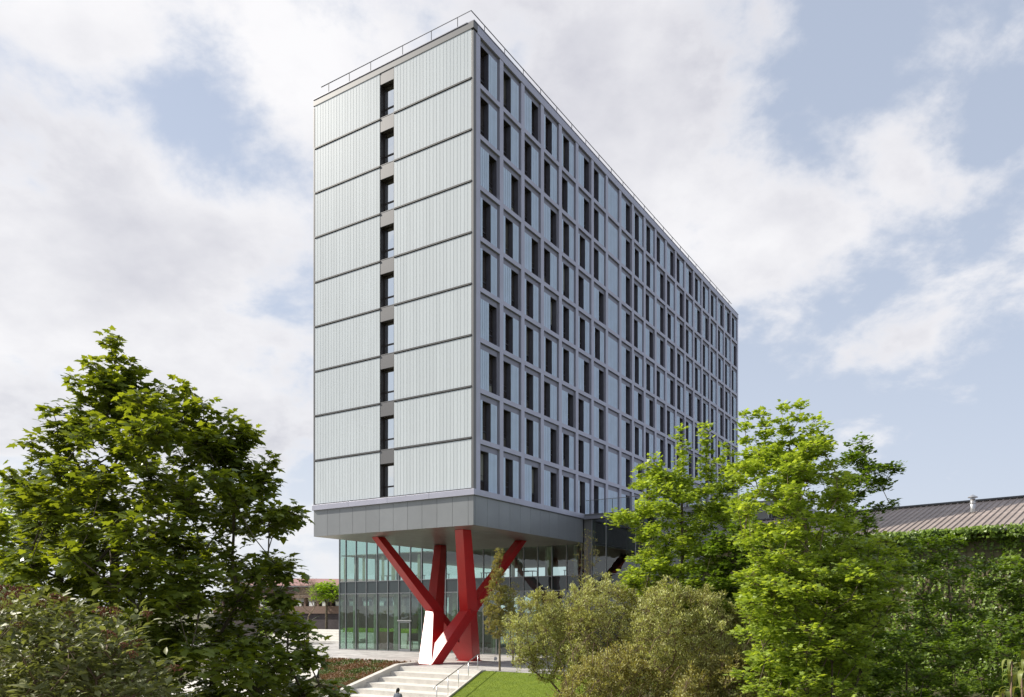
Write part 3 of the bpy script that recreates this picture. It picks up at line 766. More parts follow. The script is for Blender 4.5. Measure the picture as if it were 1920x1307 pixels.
pts = [(0.75, rs(0.35), 0.945)] + [(t, rs(t), min(0, 0.24*(t-0.45))+0.95) for t in posts] + [(-5.35, rs(-5.35), -1.39+0.92), (-5.4, rs(-5.4), -1.39+0.80)]
MB().tube(pts, 0.026, 8).build('rail', M['steel'], hr, smooth=True)

# small ground floodlights
for i, (px, py, lab) in enumerate(((827, 1241, 'small white ground floodlight between the two red feet'), (856, 1238, 'small grey ground floodlight left of the right red foot'), (929, 1241, 'small white floodlight on the plaza right of the red support'))):
    Y = F*EYE/(py-1147); X = (px-960)/F*Y
    r = empty('floodlight', (X, Y, 0.0), PHI); tag(r, lab, 'floodlight', 'floodlights around the red support')
    m = M['white'] if i != 1 else M['mullion']
    MB().box(-0.06, 0.06, -0.08, 0.08, 0.0, 0.02).box(-0.01, 0.01, -0.08, -0.06, 0.02, 0.22).box(-0.01, 0.01, 0.06, 0.08, 0.02, 0.22).build('bracket', m, r)
    MB().bar((-0.08, 0, 0.16), (0.07, 0, 0.27), 0.11, 0.15, w1=0.16, h1=0.20).build('lamp_housing', m, r, bevel=0.008)

# ------------------------------------------------------------------ background at left: low brick block, garage, terraces, far houses
bb = empty('brick_garage_block', w2(34, 48, 0), PHI); tag(bb, 'low brown brick block with dark garage front and row of small windows', 'building')
def P(b, *a, m, n, **k): return MB().box(*a).build(n, m, b, **k)
# local frame: x away, y left
P(bb, 0.3, 8, -14, 22, -0.2, 3.2, m=M['brick_dark'], n='garage_front')
P(bb, 0.0, 8, -14, 22, 3.2, 4.15, m=M['brick'], n='lintel_band')
P(bb, 0.7, 8.2, -14, 22, 4.15, 5.25, m=M['inner_dark'], n='wall')
P(bb, 0.0, 8.6, -14.3, 22.3, 5.25, 5.6, m=M['brick'], n='roof')
for y in np.arange(-13.5, 22, 2.4):
    P(bb, 0.3, 0.7, y, y+0.35, 4.15, 5.25, m=M['brick'], n='pier')
    f = P(bb, 0.62, 0.698, y+0.5, y+2.2, 4.75, 5.2, m=M['white'], n='window'); P(bb, 0.60, 0.618, y+0.6, y+2.1, 4.80, 5.12, m=M['winglass'], n='pane').parent = f
    P(bb, 0.28, 0.4, y+0.8, y+1.7, 4.17, 4.72, m=M['white'], n='balcony_panel')
wl = MB().box(0, 0.25, -10, 0, 0, 1.15).build('garden_wall', M['conc']); wl.location = w2(26, 37, 0); wl.rotation_euler = ROT; tag(wl, 'low pale concrete wall beyond the plaza left of the glass base', 'wall')
tr = empty('terrace_steps', w2(24, 33, 0), PHI); tag(tr, 'broad pale terrace steps in the left distance behind the leaves', 'stairs')
for k in range(5):
    MB().box(k*1.2, 8, 0, 16, k*0.25, k*0.25+0.246).build('step', M['tread'], tr)
hs = empty('far_house', (-33, 118, 0), math.radians(14)); tag(hs, 'distant long brick house with low pinkish tiled hip roof', 'house')
b = MB().box(-9, 16, 0, 9, 0, 7.2).build('wall', M['brick'], hs)
P(hs, -9.6, 16.6, -0.6, 9.6, 7.2, 7.4, m=M['white'], n='eaves')
MB().add([(-9.8,-0.8,7.4),(16.8,-0.8,7.4),(16.8,9.8,7.4),(-9.8,9.8,7.4),(-5,4.5,8.7),(12,4.5,8.7)], [(0,1,5,4),(1,2,5),(2,3,4,5),(3,0,4),(0,3,2,1)]).build('roof', M['tile_roof'], hs)
for x in np.arange(-8, 15, 2.8):
    f = P(hs, x, x+1.5, -0.06, 0.0, 4.6, 6.0, m=M['white'], n='window'); P(hs, x+0.1, x+1.4, -0.09, -0.062, 4.7, 5.9, m=M['winglass'], n='pane').parent = f

# ------------------------------------------------------------------ vine-covered shed at the right
SD = Vector((-0.7071, 0.7071, 0))        # along the eave, away to the left
shed = empty('metal_roofed_shed', (22.5, 34.0, 0), math.radians(135)); tag(shed, 'long shed with ribbed brown metal roof and vine covered board wall', 'shed')
# local x = along the eave (away-left), local y = towards the camera-left (outwards), so -y is up the roof
EZ = 7.24; RZ = 9.21; RW_ = 6.0
P(shed, -12, 16, -11.5, -0.35, -3, EZ-0.15, m=M['inner_dark'], n='wall')
bd = MB().box(0, 0.30, 0, 0.04, 0, EZ+2.75).box(0.30, 0.36, 0.02, 0.09, 0, EZ+2.75).mesh('wall_board', M['board'])
for x in np.arange(-12, 16, 0.37): link('wall_board', bd, shed, (x, -0.35, -2.9))
rs_me = MB().add([(0,0.25,-0.082),(0.24,0.25,-0.082),(0.255,0.25,-0.03),(0.285,0.25,-0.03),(0.30,0.25,-0.082),
                  (0,-RW_,RZ-EZ),(0.24,-RW_,RZ-EZ),(0.255,-RW_,RZ-EZ+0.055),(0.285,-RW_,RZ-EZ+0.055),(0.30,-RW_,RZ-EZ)],
                 [(0,1,6,5),(1,2,7,6),(2,3,8,7),(3,4,9,8)]).mesh('roof_sheet', M['roofmetal'])
for x in np.arange(-12, 16, 0.30): link('roof_sheet', rs_me, shed, (x, 0, EZ))
MB().add([(-12,-RW_,RZ-0.1),(16,-RW_,RZ-0.1),(16,-12,EZ-0.1),(-12,-12,EZ-0.1)], [(0,1,2,3)]).build('rear_roof', M['roofmetal'], shed)
MB().box(-12, 16, -RW_-0.2, -RW_+0.18, RZ+0.02, RZ+0.10).build('ridge_cap', M['reveal_g'], shed)
MB().tube([(-12, 0.3, EZ-0.16), (16, 0.3, EZ-0.16)], 0.07, 8).build('gutter', M['reveal_g'], shed)
# flue
Yf = 38.4; Xf = (1824-960)/F*Yf
fl = empty('roof_flue', (Xf, Yf, 8.2)); tag(fl, 'galvanised round flue with conical cap standing on the shed roof', 'flue')
MB().tube([(0,0,-0.15),(0,0,0.85)], 0.115, 16).build('pipe', M['galv'], fl, smooth=True)
MB().tube([(0,0,0.60),(0,0,0.66)], 0.14, 16).tube([(0,0,0.20),(0,0,0.24)], 0.135, 16).build('collar', M['galv'], fl)
MB().tube([(0,0,0.90),(0,0,0.93),(0,0,1.05)], [0.22,0.22,0.02], 16).build('cap', M['galv'], fl)
MB().tube([(0,0,-0.2),(0,0,0.0)], [0.26, 0.13], 16).build('flashing', M['reveal_g'], fl)

# ------------------------------------------------------------------ vegetation
def T_syc(curl=0.18):
    o = [(0,0),(0.16,-0.10),(0.42,0.02),(0.30,0.20),(0.56,0.42),(0.27,0.45),(0.20,0.66),(0,1.0),(-0.20,0.66),(-0.27,0.45),(-0.56,0.42),(-0.30,0.20),(-0.42,0.02),(-0.16,-0.10)]
    v = [(0,0.30,0.0)] + [(x, y, -curl*(x*x*1.6+(max(0,y-0.3))**2*1.3)) for x, y in o]
    f = [(0, i+1, (i+1) % len(o)+1) for i in range(len(o))]
    v += [(-0.01, 0, 0), (0.01, 0, 0), (0, -0.55, 0.10)]
    f += [(len(v)-3, len(v)-1, len(v)-2)]
    return np.array(v, float), np.array(f)
def T_syc_lo(curl=0.2):
    o = [(0,0),(0.38,0.02),(0.28,0.22),(0.52,0.45),(0.22,0.60),(0,1.0),(-0.22,0.60),(-0.52,0.45),(-0.28,0.22),(-0.38,0.02)]
    v = [(0,0.32,0.0)] + [(x, y, -curl*(x*x*1.6+(max(0,y-0.3))**2*1.3)) for x, y in o]
    return np.array(v, float), np.array([(0, i+1, (i+1) % len(o)+1) for i in range(len(o))])
def T_lance(w=0.18, curl=0.25):
    v = [(0,0,0),(w,0.35,0.04),(w*0.7,0.7,-curl*0.4+0.03),(0,1.0,-curl),(-w*0.7,0.7,-curl*0.4+0.03),(-w,0.35,0.04),(0,0.4,-0.03)]
    f = [(6,0,1),(6,1,2),(6,2,3),(6,3,4),(6,4,5),(6,5,0)]
    return np.array(v, float), np.array(f)
def T_small(w=0.28):
    v = [(0,0,0),(w,0.45,0.03),(0,1,-0.1),(-w,0.45,0.03)]
    return np.array(v, float), np.array([(0,1,2),(0,2,3)])

def unit(a): return a/np.maximum(1e-9, np.linalg.norm(a, axis=-1, keepdims=True))
def leaf_frames(P, A, Nn):
    A = unit(A); r = unit(np.cross(A, Nn)); n = np.cross(r, A); return A, r, n
def leaves_mesh(name, P, A, Nn, size, tmpl, m):
    tv, tf = tmpl; A, r, n = leaf_frames(P, A, Nn); s = size[:, None, None]
    v = P[:, None, :] + s*(tv[None,:,0:1]*r[:,None,:] + tv[None,:,1:2]*A[:,None,:] + tv[None,:,2:3]*n[:,None,:])
    f = tf[None] + (np.arange(len(P))*len(tv))[:, None, None]
    return np_mesh(name, v.reshape(-1, 3), f.reshape(-1, 3), m)
def edges_mesh(name, A, B, ra, rb, m, k=5):
    A = np.asarray(A, float); B = np.asarray(B, float); ra = np.asarray(ra, float); rb = np.asarray(rb, float)
    d = unit(B-A); up = np.where(np.abs(d[:,2:3]) < .9, np.array([[0,0,1.]]), np.array([[1.,0,0]]))
    x = unit(np.cross(d, up)); y = np.cross(x, d)
    th = np.arange(k)*2*np.pi/k; c = np.cos(th)[None,:,None]; s = np.sin(th)[None,:,None]
    ring = x[:,None,:]*c + y[:,None,:]*s
    v = np.concatenate([A[:,None,:]+ring*ra[:,None,None], B[:,None,:]+ring*rb[:,None,None]], 1)
    i = np.arange(k); j = (i+1) % k
    f = np.stack([i, j, j+k, i+k], -1)[None] + (np.arange(len(A))*2*k)[:,None,None]
    return np_mesh(name, v.reshape(-1,3), f.reshape(-1,4), m, True)

def in_poly(p, poly):
    x, y = p; c = False; n = len(poly)
    for i in range(n):
        x1, y1 = poly[i]; x2, y2 = poly[i-1]
        if (y1 > y) != (y2 > y) and x < (x2-x1)*(y-y1)/(y2-y1)+x1: c = not c
    return c
def edge_dist(p, poly):
    P_ = np.array(poly, float); Q = np.roll(P_, -1, 0); d = Q-P_; w = np.array(p)-P_
    t = np.clip((w*d).sum(1)/np.maximum(1e-9, (d*d).sum(1)), 0, 1)
    return float(np.min(np.linalg.norm(w-d*t[:,None], axis=1)))
def world_at(px, py, Y): return np.array([(px-960)/F*Y, Y, EYE+(1147-py)/F*Y])
def crown_centres(poly, Y0, half, n, rg, edge_m, full_px=120, cand=5):
    """centres of leaf clumps filling a rounded volume whose outline is the crown's"""
    xs = [p[0] for p in poly]; ys = [p[1] for p in poly]; out = []; uv = []
    tries = 0
    while len(out) < n and tries < n*60:
        best = None
        for _ in range(cand):
            tries += 1
            p = (rg.uniform(min(xs), max(xs)), rg.uniform(min(ys), max(ys)))
            if not in_poly(p, poly): continue
            e = edge_dist(p, poly)
            if e < edge_m: continue
            k = math.sqrt(min(1.0, e/full_px)); dy = rg.uniform(-1, 1)*half*k
            q = world_at(p[0], p[1], Y0+dy)
            d = min((np.linalg.norm(q-o) for o in out), default=9)
            if best is None or d > best[0]: best = (d, q)
        if best: out.append(best[1])
    return np.array(out)

def plant(name, label, cat, base, centres, rc, whorls, leaves, lsize, lmat, tmpl, group=None, nspread=.35, trunk_pts=None, trunk_r=0.12, bark=None,
          twig_r=0.006, flat=0.75, seed=1, droop=0.5, upright=0.0, leaf_parts=0, limb_k=0.012, stemmy=False, seg=0.5, spread=0.75, part_names=('trunk','branch','foliage'), min_z=None):
    rg = np.random.default_rng(seed); bark = bark or M['bark']
    if centres.shape[1] == 3: centres = np.concatenate([centres, np.ones((len(centres), 1))], 1)
    root = empty(name, tuple(base)); tag(root, label, cat, group)
    base = np.array(base, float)
    tp = [np.array(p, float) for p in (trunk_pts or [base, base+np.array([0,0,1.0])])]
    nodes = []; par = []
    # trunk nodes
    for a, b in zip(tp[:-1], tp[1:]):
        L_ = np.linalg.norm(b-a); k = max(1, int(L_/seg))
        for i in range(k):
            nodes.append(a+(b-a)*i/k); par.append(len(nodes)-2)
    nodes.append(tp[-1]); par.append(len(nodes)-2); par[0] = -1
    n_tr = len(nodes)
    C4 = centres[np.argsort(np.linalg.norm(centres[:,:3]-tp[-1], axis=1)*0.6+(centres[:,2]-base[2])*0.7)]; C = C4[:,:3]; CR = C4[:,3]
    tipidx = []
    for c in C:
        Nn = np.array(nodes); d = c-Nn; hd = np.linalg.norm(d[:,:2], axis=1); dist = np.linalg.norm(d, axis=1)
        pen = np.maximum(0, (Nn[:,2]-(c[2]-0.55*hd)))*2.2
        j = int(np.argmin(dist+pen)); a = Nn[j]; L_ = np.linalg.norm(c-a); k = max(1, int(L_/seg)); prev = j
        for i in range(1, k+1):
            u = i/k; p = a+(c-a)*u; p[2] += -0.10*L_*math.sin(math.pi*u)*(1-upright); 
            if i < k: p = p+rg.normal(0, 0.035*seg*2, 3)
            nodes.append(p); par.append(prev); prev = len(nodes)-1
        tipidx.append(prev)
    Nn = np.array(nodes); par = np.array(par); cnt = np.zeros(len(nodes))
    for i in tipidx: cnt[i] += 1
    for i in range(len(nodes)-1, 0, -1):
        if par[i] >= 0: cnt[par[i]] += cnt[i]
    rad = limb_k*np.sqrt(np.maximum(cnt, .5))
    # trunk radius taper
    tr_r = np.linspace(trunk_r, max(trunk_r*0.35, rad[n_tr-1]), n_tr); rad[:n_tr] = np.maximum(rad[:n_tr]*0.0, tr_r)
    # leaves
    Pw, Aw, Nw, Tw0, Tw1 = [], [], [], [], []
    for i, cr in zip(tipidx, CR):
        c = Nn[i]; pi = Nn[par[i]] if par[i] >= 0 else c
        nw = max(2, int(whorls*rg.uniform(.7, 1.3)*cr**1.2))
        g = rg.normal(0, 1, (nw, 3)); g = unit(g)*(rg.uniform(0.15, 1, (nw,1))**0.45); g[:,2] *= flat
        W = c+g*rc*cr*rg.uniform(0.8, 1.25)
        if min_z is not None: W[:,2] = np.maximum(W[:,2], min_z)
        for w in W:
            nl = max(2, int(leaves*rg.uniform(.6, 1.4)))
            out = w-pi; out = out/max(1e-6, np.linalg.norm(out))
            az = rg.uniform(0, 2*np.pi, nl); A = np.stack([np.cos(az), np.sin(az), -droop*rg.uniform(0, 1.6, nl)+0.25+upright], -1)
            A = A*spread + out*(1-spread)*1.2
            N_ = np.stack([rg.normal(0, nspread, nl), rg.normal(0, nspread, nl), np.ones(nl)], -1) + 0.35*np.stack([np.cos(az), np.sin(az), np.zeros(nl)], -1)
            st = w + unit(A)*lsize*rg.uniform(0.2, 0.9, (nl,1)) + rg.normal(0, lsize*0.35, (nl,3))
            Pw.append(st); Aw.append(A); Nw.append(N_)
            Tw0.append(c + (w-c)*0.0); Tw1.append(w)
    Pw = np.concatenate(Pw); Aw = np.concatenate(Aw); Nw = np.concatenate(Nw); sz = lsize*rg.uniform(0.6, 1.2, len(Pw))
    # structure meshes (world coordinates relative to root)
    e = np.arange(1, n_tr); 
    if len(e): link(part_names[0], edges_mesh(part_names[0], Nn[par[e]]-base, Nn[e]-base, rad[par[e]], rad[e], bark, 9), root)
    e = np.arange(n_tr, len(nodes)); pr = np.minimum(rad[par[e]], rad[e]*1.35)
    if len(e):
        A_ = np.concatenate([Nn[par[e]], np.array(Tw0)]); B_ = np.concatenate([Nn[e], np.array(Tw1)])
        ra = np.concatenate([pr, np.full(len(Tw0), twig_r)]); rb = np.concatenate([rad[e], np.full(len(Tw0), twig_r*0.6)])
        o = link(part_names[1], edges_mesh(part_names[1], A_-base, B_-base, ra, rb, bark, 5), root); tag(o, kind='stuff')
    keep = np.ones(len(Pw), bool)
    if leaf_parts:
        px = 960+F*Pw[:,0]/Pw[:,1]; py = 1147-F*(Pw[:,2]-EYE)/Pw[:,1]
        vis = (px > 3) & (px < 1917) & (py > 3) & (py < 1304)
        score = sz/Pw[:,1]*vis
        # nearest to the eye first
        idx = np.argsort(-score + 0.0)[:leaf_parts*2]; idx = idx[np.argsort(Pw[idx,1])][:leaf_parts]
        keep[idx] = False
        tv, tf = tmpl; lme = np_mesh('leaf', tv, tf, lmat)
        A, r, n = leaf_frames(Pw[idx], Aw[idx], Nw[idx])
        for q, a, rr, nn_, s in zip(Pw[idx]-base, A, r, n, sz[idx]):
            o = link('leaf', lme, root)
            mt = Matrix(((rr[0], a[0], nn_[0], q[0]), (rr[1], a[1], nn_[1], q[1]), (rr[2], a[2], nn_[2], q[2]), (0,0,0,1)))
            o.matrix_basis = mt @ Matrix.Scale(float(s), 4)
    o = link(part_names[2], leaves_mesh(part_names[2], Pw[keep]-base, Aw[keep], Nw[keep], sz[keep], tmpl, lmat), root); tag(o, kind='stuff')
    return root, Nn, tipidx

# ---- big sycamore at the left
polyL = [(-90,960),(0,945),(40,905),(80,870),(110,820),(135,790),(165,765),(190,735),(235,725),(300,745),(350,750),(390,790),(440,815),(470,850),(500,890),(515,935),(545,965),(540,985),(505,1000),(490,1035),(530,1065),(530,1110),(550,1150),(565,1195),(590,1230),(590,1262),(625,1300),(630,1420),(-90,1420)]
rg = np.random.default_rng(5)
cl = crown_centres(polyL, 13.0, 2.3, 270, rg, 12, 150)
cl = np.concatenate([cl, np.ones((len(cl), 1))], 1); sp = []
for px, y0, px1, y1, Y in ((212,632,218,790,13.2),(185,672,200,790,13.0),(246,672,250,790,13.3),(102,745,130,880,12.7),(148,715,160,850,13.1),(300,708,300,800,13.4),(345,715,345,820,13.0),(384,752,380,850,12.6),
        (432,780,430,880,12.8),(468,800,460,900,13.0),(505,855,480,930,12.7),(545,945,500,960,12.5),(552,950,500,990,12.9),(70,815,90,900,12.9),(25,880,40,960,12.3),(545,1045,490,1060,12.3),(572,1160,520,1170,12.2),(600,1222,550,1225,12.1),(615,1285,560,1280,12.0),(530,1110,500,1100,12.4)):
    p0 = world_at(px, y0+16, Y); p1 = world_at(px1, y1, Y); k = max(2, int(np.linalg.norm(p1-p0)/0.22))
    for i in range(k):
        u = i/k; q = p0+(p1-p0)*u+rg.normal(0, .05, 3); sp.append([q[0], q[1], q[2], 0.45+0.5*u])
cl = np.concatenate([cl, np.array(sp)])
bx = world_at(235, 1147, 13.2); 
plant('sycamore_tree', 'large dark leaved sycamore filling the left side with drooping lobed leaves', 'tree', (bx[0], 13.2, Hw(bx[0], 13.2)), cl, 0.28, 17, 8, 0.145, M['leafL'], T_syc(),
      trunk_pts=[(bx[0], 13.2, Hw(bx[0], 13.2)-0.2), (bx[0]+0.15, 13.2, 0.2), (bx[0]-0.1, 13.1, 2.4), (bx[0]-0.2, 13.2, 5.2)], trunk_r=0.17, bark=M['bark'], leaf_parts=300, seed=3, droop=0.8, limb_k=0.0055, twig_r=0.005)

# second tree seen through the gaps at the far left
rg = np.random.default_rng(9)
cl = crown_centres([(-80,950),(0,900),(50,860),(110,810),(170,850),(160,1000),(60,1120),(-80,1150)], 19, 1.6, 32, rg, 14, 90)
plant('bright_sycamore', 'yellow green sycamore glowing behind the dark one at far left', 'tree', (-12.4, 19, -2.9), cl, 0.5, 16, 8, 0.14, M['leafR'], T_syc_lo(),
      trunk_pts=[(-12.4,19,-3.0),(-12.3,19,2.0)], trunk_r=0.12, seed=4)

# ---- right-hand sycamores
def right_tree(label, poly, Y0, half, n, trunk, tr, seed, lm='leafR', rc=0.42, wh=9, lv=6, ls=0.155, extra=(), spires=(), name='sycamore_tree', group='sycamores in front of the tower and shed', bark='bark'):
    rg = np.random.default_rng(seed); cl = crown_centres(poly, Y0, half, int(n*1.05), rg, 9, 70); wh = int(wh*2.3); lv = lv+2; rc *= 0.86
    if len(extra): cl = np.concatenate([cl, np.array([world_at(*p) for p in extra])])
    cl = np.concatenate([cl, np.ones((len(cl), 1))], 1); sp = []
    for px, y0, y1, dy in spires:      # leading shoots standing above the crown
        p0 = world_at(px, y0+14, Y0+dy); p1 = world_at(px, y1, Y0+dy); k = max(2, int(abs(p0[2]-p1[2])/0.34))
        for i in range(k):
            u = i/k; q = p0+(p1-p0)*u; sp.append([q[0]+rg.normal(0, .08), q[1]+rg.normal(0, .08), q[2], 0.42+0.5*u])
    if sp: cl = np.concatenate([cl, np.array(sp)])
    b = trunk[0]; zb = Hw(b[0], b[1])
    pts = [(b[0], b[1], zb-0.2)] + list(trunk[1:])
    plant(name, label, 'tree', (b[0], b[1], zb), cl, rc, wh, lv, ls, M[lm], T_syc_lo(), group=group, trunk_pts=pts, trunk_r=tr, bark=M[bark], seed=seed, droop=0.5, limb_k=0.006, twig_r=0.007, upright=0.15, flat=0.5)
def tw(px, Y, py): 
    p = world_at(px, py, Y); return (p[0], p[1], p[2])
right_tree('bright green sycamore with two narrow leaders against the far end of the facade',
    [(1150,985),(1160,955),(1195,960),(1182,905),(1190,890),(1225,865),(1240,850),(1255,875),(1270,880),(1300,905),(1320,880),(1345,890),(1372,880),(1385,900),(1400,1100),(1360,1210),(1250,1180),(1165,1085),(1190,1040),(1180,1000)],
    33.0, 2.3, 160, [tw(1285,33,1260), tw(1280,33,1100), tw(1278,33,900)], 0.13, 21,
    ls=0.175, rc=0.46, extra=((1160,975,33.0),(1165,965,33.2)), spires=((1276,790,930,0),(1323,785,930,.2),(1228,845,920,-.2),(1196,865,930,.3),(1362,822,930,.5)), wh=8)
right_tree('tallest bright green sycamore right of the tower with pale double trunk',
    [(1372,890),(1376,850),(1400,840),(1440,840),(1470,825),(1500,815),(1540,820),(1552,845),(1585,890),(1605,1000),(1660,1080),(1640,1200),(1560,1330),(1440,1330),(1420,1230),(1390,1100),(1375,960)],
    24.0, 2.3, 215, [tw(1522,24,1300), tw(1510,24,1150), tw(1512,24,1000), tw(1480,24.2,840)], 0.10, 22,
    spires=((1396,766,880,.2),(1431,762,880,-.2),(1464,756,880,.3),(1496,750,880,0),(1520,775,880,.4),(1543,785,880,-.3)), wh=8, bark='bark_pale')
right_tree('open crowned sycamore with feathery side shoots rising before the metal roof',
    [(1560,1010),(1555,900),(1580,870),(1600,830),(1622,820),(1632,860),(1665,870),(1695,872),(1680,905),(1650,930),(1680,950),(1640,985),(1650,1040),(1600,1060)],
    29.0, 1.3, 46, [tw(1580,29,1300), tw(1578,29,1050), tw(1590,29,900)], 0.09, 23, lm='leafS',
    extra=((1615,830,29),(1620,845,29),(1640,882,29),(1680,878,29),(1660,900,29.2),(1668,945,29),(1590,860,29)), wh=6, lv=5, rc=0.42)
right_tree('bushy young sycamore low at the foot of the tall bright one',
    [(1400,1130),(1470,1060),(1600,1010),(1660,1000),(1700,1060),(1690,1150),(1640,1230),(1600,1330),(1430,1330),(1380,1260)],
    22.5, 1.6, 95, [tw(1560,22.5,1300), tw(1560,22.5,1180)], 0.06, 24, rc=0.45, wh=7)
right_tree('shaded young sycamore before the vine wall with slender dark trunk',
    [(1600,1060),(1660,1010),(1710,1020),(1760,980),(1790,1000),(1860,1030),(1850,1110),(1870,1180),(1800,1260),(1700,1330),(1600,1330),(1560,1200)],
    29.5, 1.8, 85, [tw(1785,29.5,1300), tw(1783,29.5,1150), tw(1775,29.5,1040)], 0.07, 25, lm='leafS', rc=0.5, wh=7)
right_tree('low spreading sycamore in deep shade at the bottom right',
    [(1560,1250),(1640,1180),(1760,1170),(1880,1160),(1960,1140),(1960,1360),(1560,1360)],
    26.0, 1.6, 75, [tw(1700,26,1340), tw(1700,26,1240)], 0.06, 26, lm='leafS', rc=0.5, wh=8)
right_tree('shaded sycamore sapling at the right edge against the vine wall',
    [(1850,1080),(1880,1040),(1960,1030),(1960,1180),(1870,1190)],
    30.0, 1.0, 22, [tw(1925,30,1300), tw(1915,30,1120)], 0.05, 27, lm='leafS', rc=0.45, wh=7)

right_tree('dense mid green young sycamore filling the gap between the two tall bright ones',
    [(1290,1120),(1320,1010),(1390,960),(1450,990),(1470,1120),(1430,1210),(1340,1190)],
    30.5, 1.4, 75, [tw(1400,30.5,1260), tw(1398,30.5,1120)], 0.06, 28, lm='leafS', rc=0.5, wh=8)

# ---- shrub masses in the middle
def shrub(label, poly, Y0, half, n, seed, lm='leafB', ls=0.11, rc=0.23, wh=14, lv=8, tm=None, name='shrub', group='shrubs on the slope', bark='twig', cat='shrub'):
    rg = np.random.default_rng(seed); cl = crown_centres(poly, Y0, half, int(n*0.72), rg, 4, 60, 3)
    c = cl.mean(0); b = (c[0], c[1]+0.2, Hw(c[0], c[1]+0.2))
    cl[:,2] = np.maximum(cl[:,2], np.array([Hw(a[0], a[1]) for a in cl])+0.2)
    cl = np.concatenate([cl, rg.uniform(0.5, 1.5, (len(cl), 1))], 1)
    top = np.argsort(-cl[:,2])[:int(len(cl)*0.45)]; sh = []          # long arching shoots that break the outline
    for i in rg.choice(top, min(len(top), 34), replace=False):
        d = np.array([rg.normal(0, .45), rg.normal(0, .45), 1.0]); L_ = rg.uniform(.25, .7); m_ = int(L_/0.16)+1
        for j in range(1, m_): sh.append(list(cl[i,:3]+d*L_*j/m_+np.array([0, 0, -0.15*(j/m_)**2]))+[0.62-0.32*j/m_])
    cl = np.concatenate([cl, np.array(sh)])
    plant(name, label, cat, b, cl, rc, wh, lv, ls, M[lm], tm or T_small(0.22), group=group, trunk_pts=[b, (b[0], b[1], b[2]+0.25)], trunk_r=0.05, bark=M[bark], seed=seed, droop=0.2, upright=0.45, limb_k=0.004, twig_r=0.005, flat=1.25, spread=0.6, nspread=.6, part_names=('stem','branch','foliage'))
shrub('grey green feathery bush at the left end of the shrub mass by the lawn', [(955,1235),(946,1170),(975,1130),(1000,1118),(1040,1112),(1062,1128),(1100,1118),(1130,1230),(1090,1290),(1010,1275)], 35.5, 1.5, 330, 31)
shrub('tall pale green feathery bush in the middle of the shrub mass', [(1060,1200),(1064,1110),(1085,1095),(1120,1078),(1160,1084),(1190,1078),(1240,1095),(1300,1110),(1290,1250),(1150,1310),(1060,1290)], 34.0, 1.6, 460, 32)
shrub('broad brownish olive bush at the bottom centre with arching bare stems', [(1040,1307),(1058,1268),(1100,1240),(1150,1215),(1230,1215),(1300,1240),(1345,1345),(1030,1345)], 31.0, 1.5, 330, 33, lm='leafB2')
shrub('pale green leafy bush below the double leader sycamore', [(1180,1180),(1210,1110),(1245,1088),(1290,1112),(1340,1110),(1400,1150),(1450,1200),(1450,1300),(1300,1300),(1220,1250)], 29.2, 1.3, 400, 34)
shrub('dull olive brown bush at the bottom right of the shrub mass', [(1240,1345),(1280,1270),(1370,1225),(1450,1240),(1490,1345)], 28.0, 1.2, 230, 35, lm='leafB2')
# bare reddish stems through the shrubs
b = MB(); rgb = random.Random(4)
for i in range(90):
    px = rgb.uniform(1040, 1460); py = rgb.uniform(1180, 1320); Y = rgb.uniform(27.5, 32)
    p = Vector(world_at(px, py, Y)); d = Vector((rgb.uniform(-1, 1), rgb.uniform(-.5, .3), rgb.uniform(.2, 1.0)))*rgb.uniform(.5, 1.3)
    g = Hw(p.x, p.y); p.z = max(p.z, g+0.3)
    b.tube([p-d*0.6-Vector((0,0,.3)), p, p+d*0.6+Vector((0,0,-0.05)), p+d*1.0-Vector((0,0,0.18))], [0.012, 0.011, 0.008, 0.004], 4, False)
b.build('bramble_stem', M['twig'], None, label='tangle of bare brown arching stems through the shrubs', cat='brambles', kind='stuff')

# low undergrowth on the slope under the shrubs and trees
def undergrowth():
    rg = np.random.default_rng(91); n = 52000
    Y = rg.uniform(17, 43, n); X = rg.uniform(0, 1, n)*(Y*0.72)+1.0
    d = np.sin(X*1.1+Y*.7)+np.sin(X*2.3-Y*1.9)
    t = (X-CX)*LX+(Y-CY)*LY; s_ = -(X-CX)*LY+(Y-CY)*LX
    keep = (t < 0.2) | (s_ < -9)
    keep &= ~((X/Y*F+960 < 1075) & (Y > 33))
    X, Y, d, t, s_ = X[keep], Y[keep], d[keep], t[keep], s_[keep]; m_ = len(X)
    z = H(t, s_)+rg.uniform(0, 1, m_)**1.3*(0.45+0.2*d)
    az = rg.uniform(0, 6.28, m_)
    o = link('undergrowth', leaves_mesh('undergrowth', np.stack([X, Y, z], -1), np.stack([np.cos(az), np.sin(az), rg.uniform(-.3, .8, m_)], -1), np.stack([rg.normal(0,.5,m_), rg.normal(0,.5,m_), np.ones(m_)], -1), rg.uniform(.08, .2, m_), T_small(.3), M['leafS']))
    tag(o, 'low tangled green undergrowth on the slope below the shrubs', 'undergrowth', kind='stuff')
undergrowth()

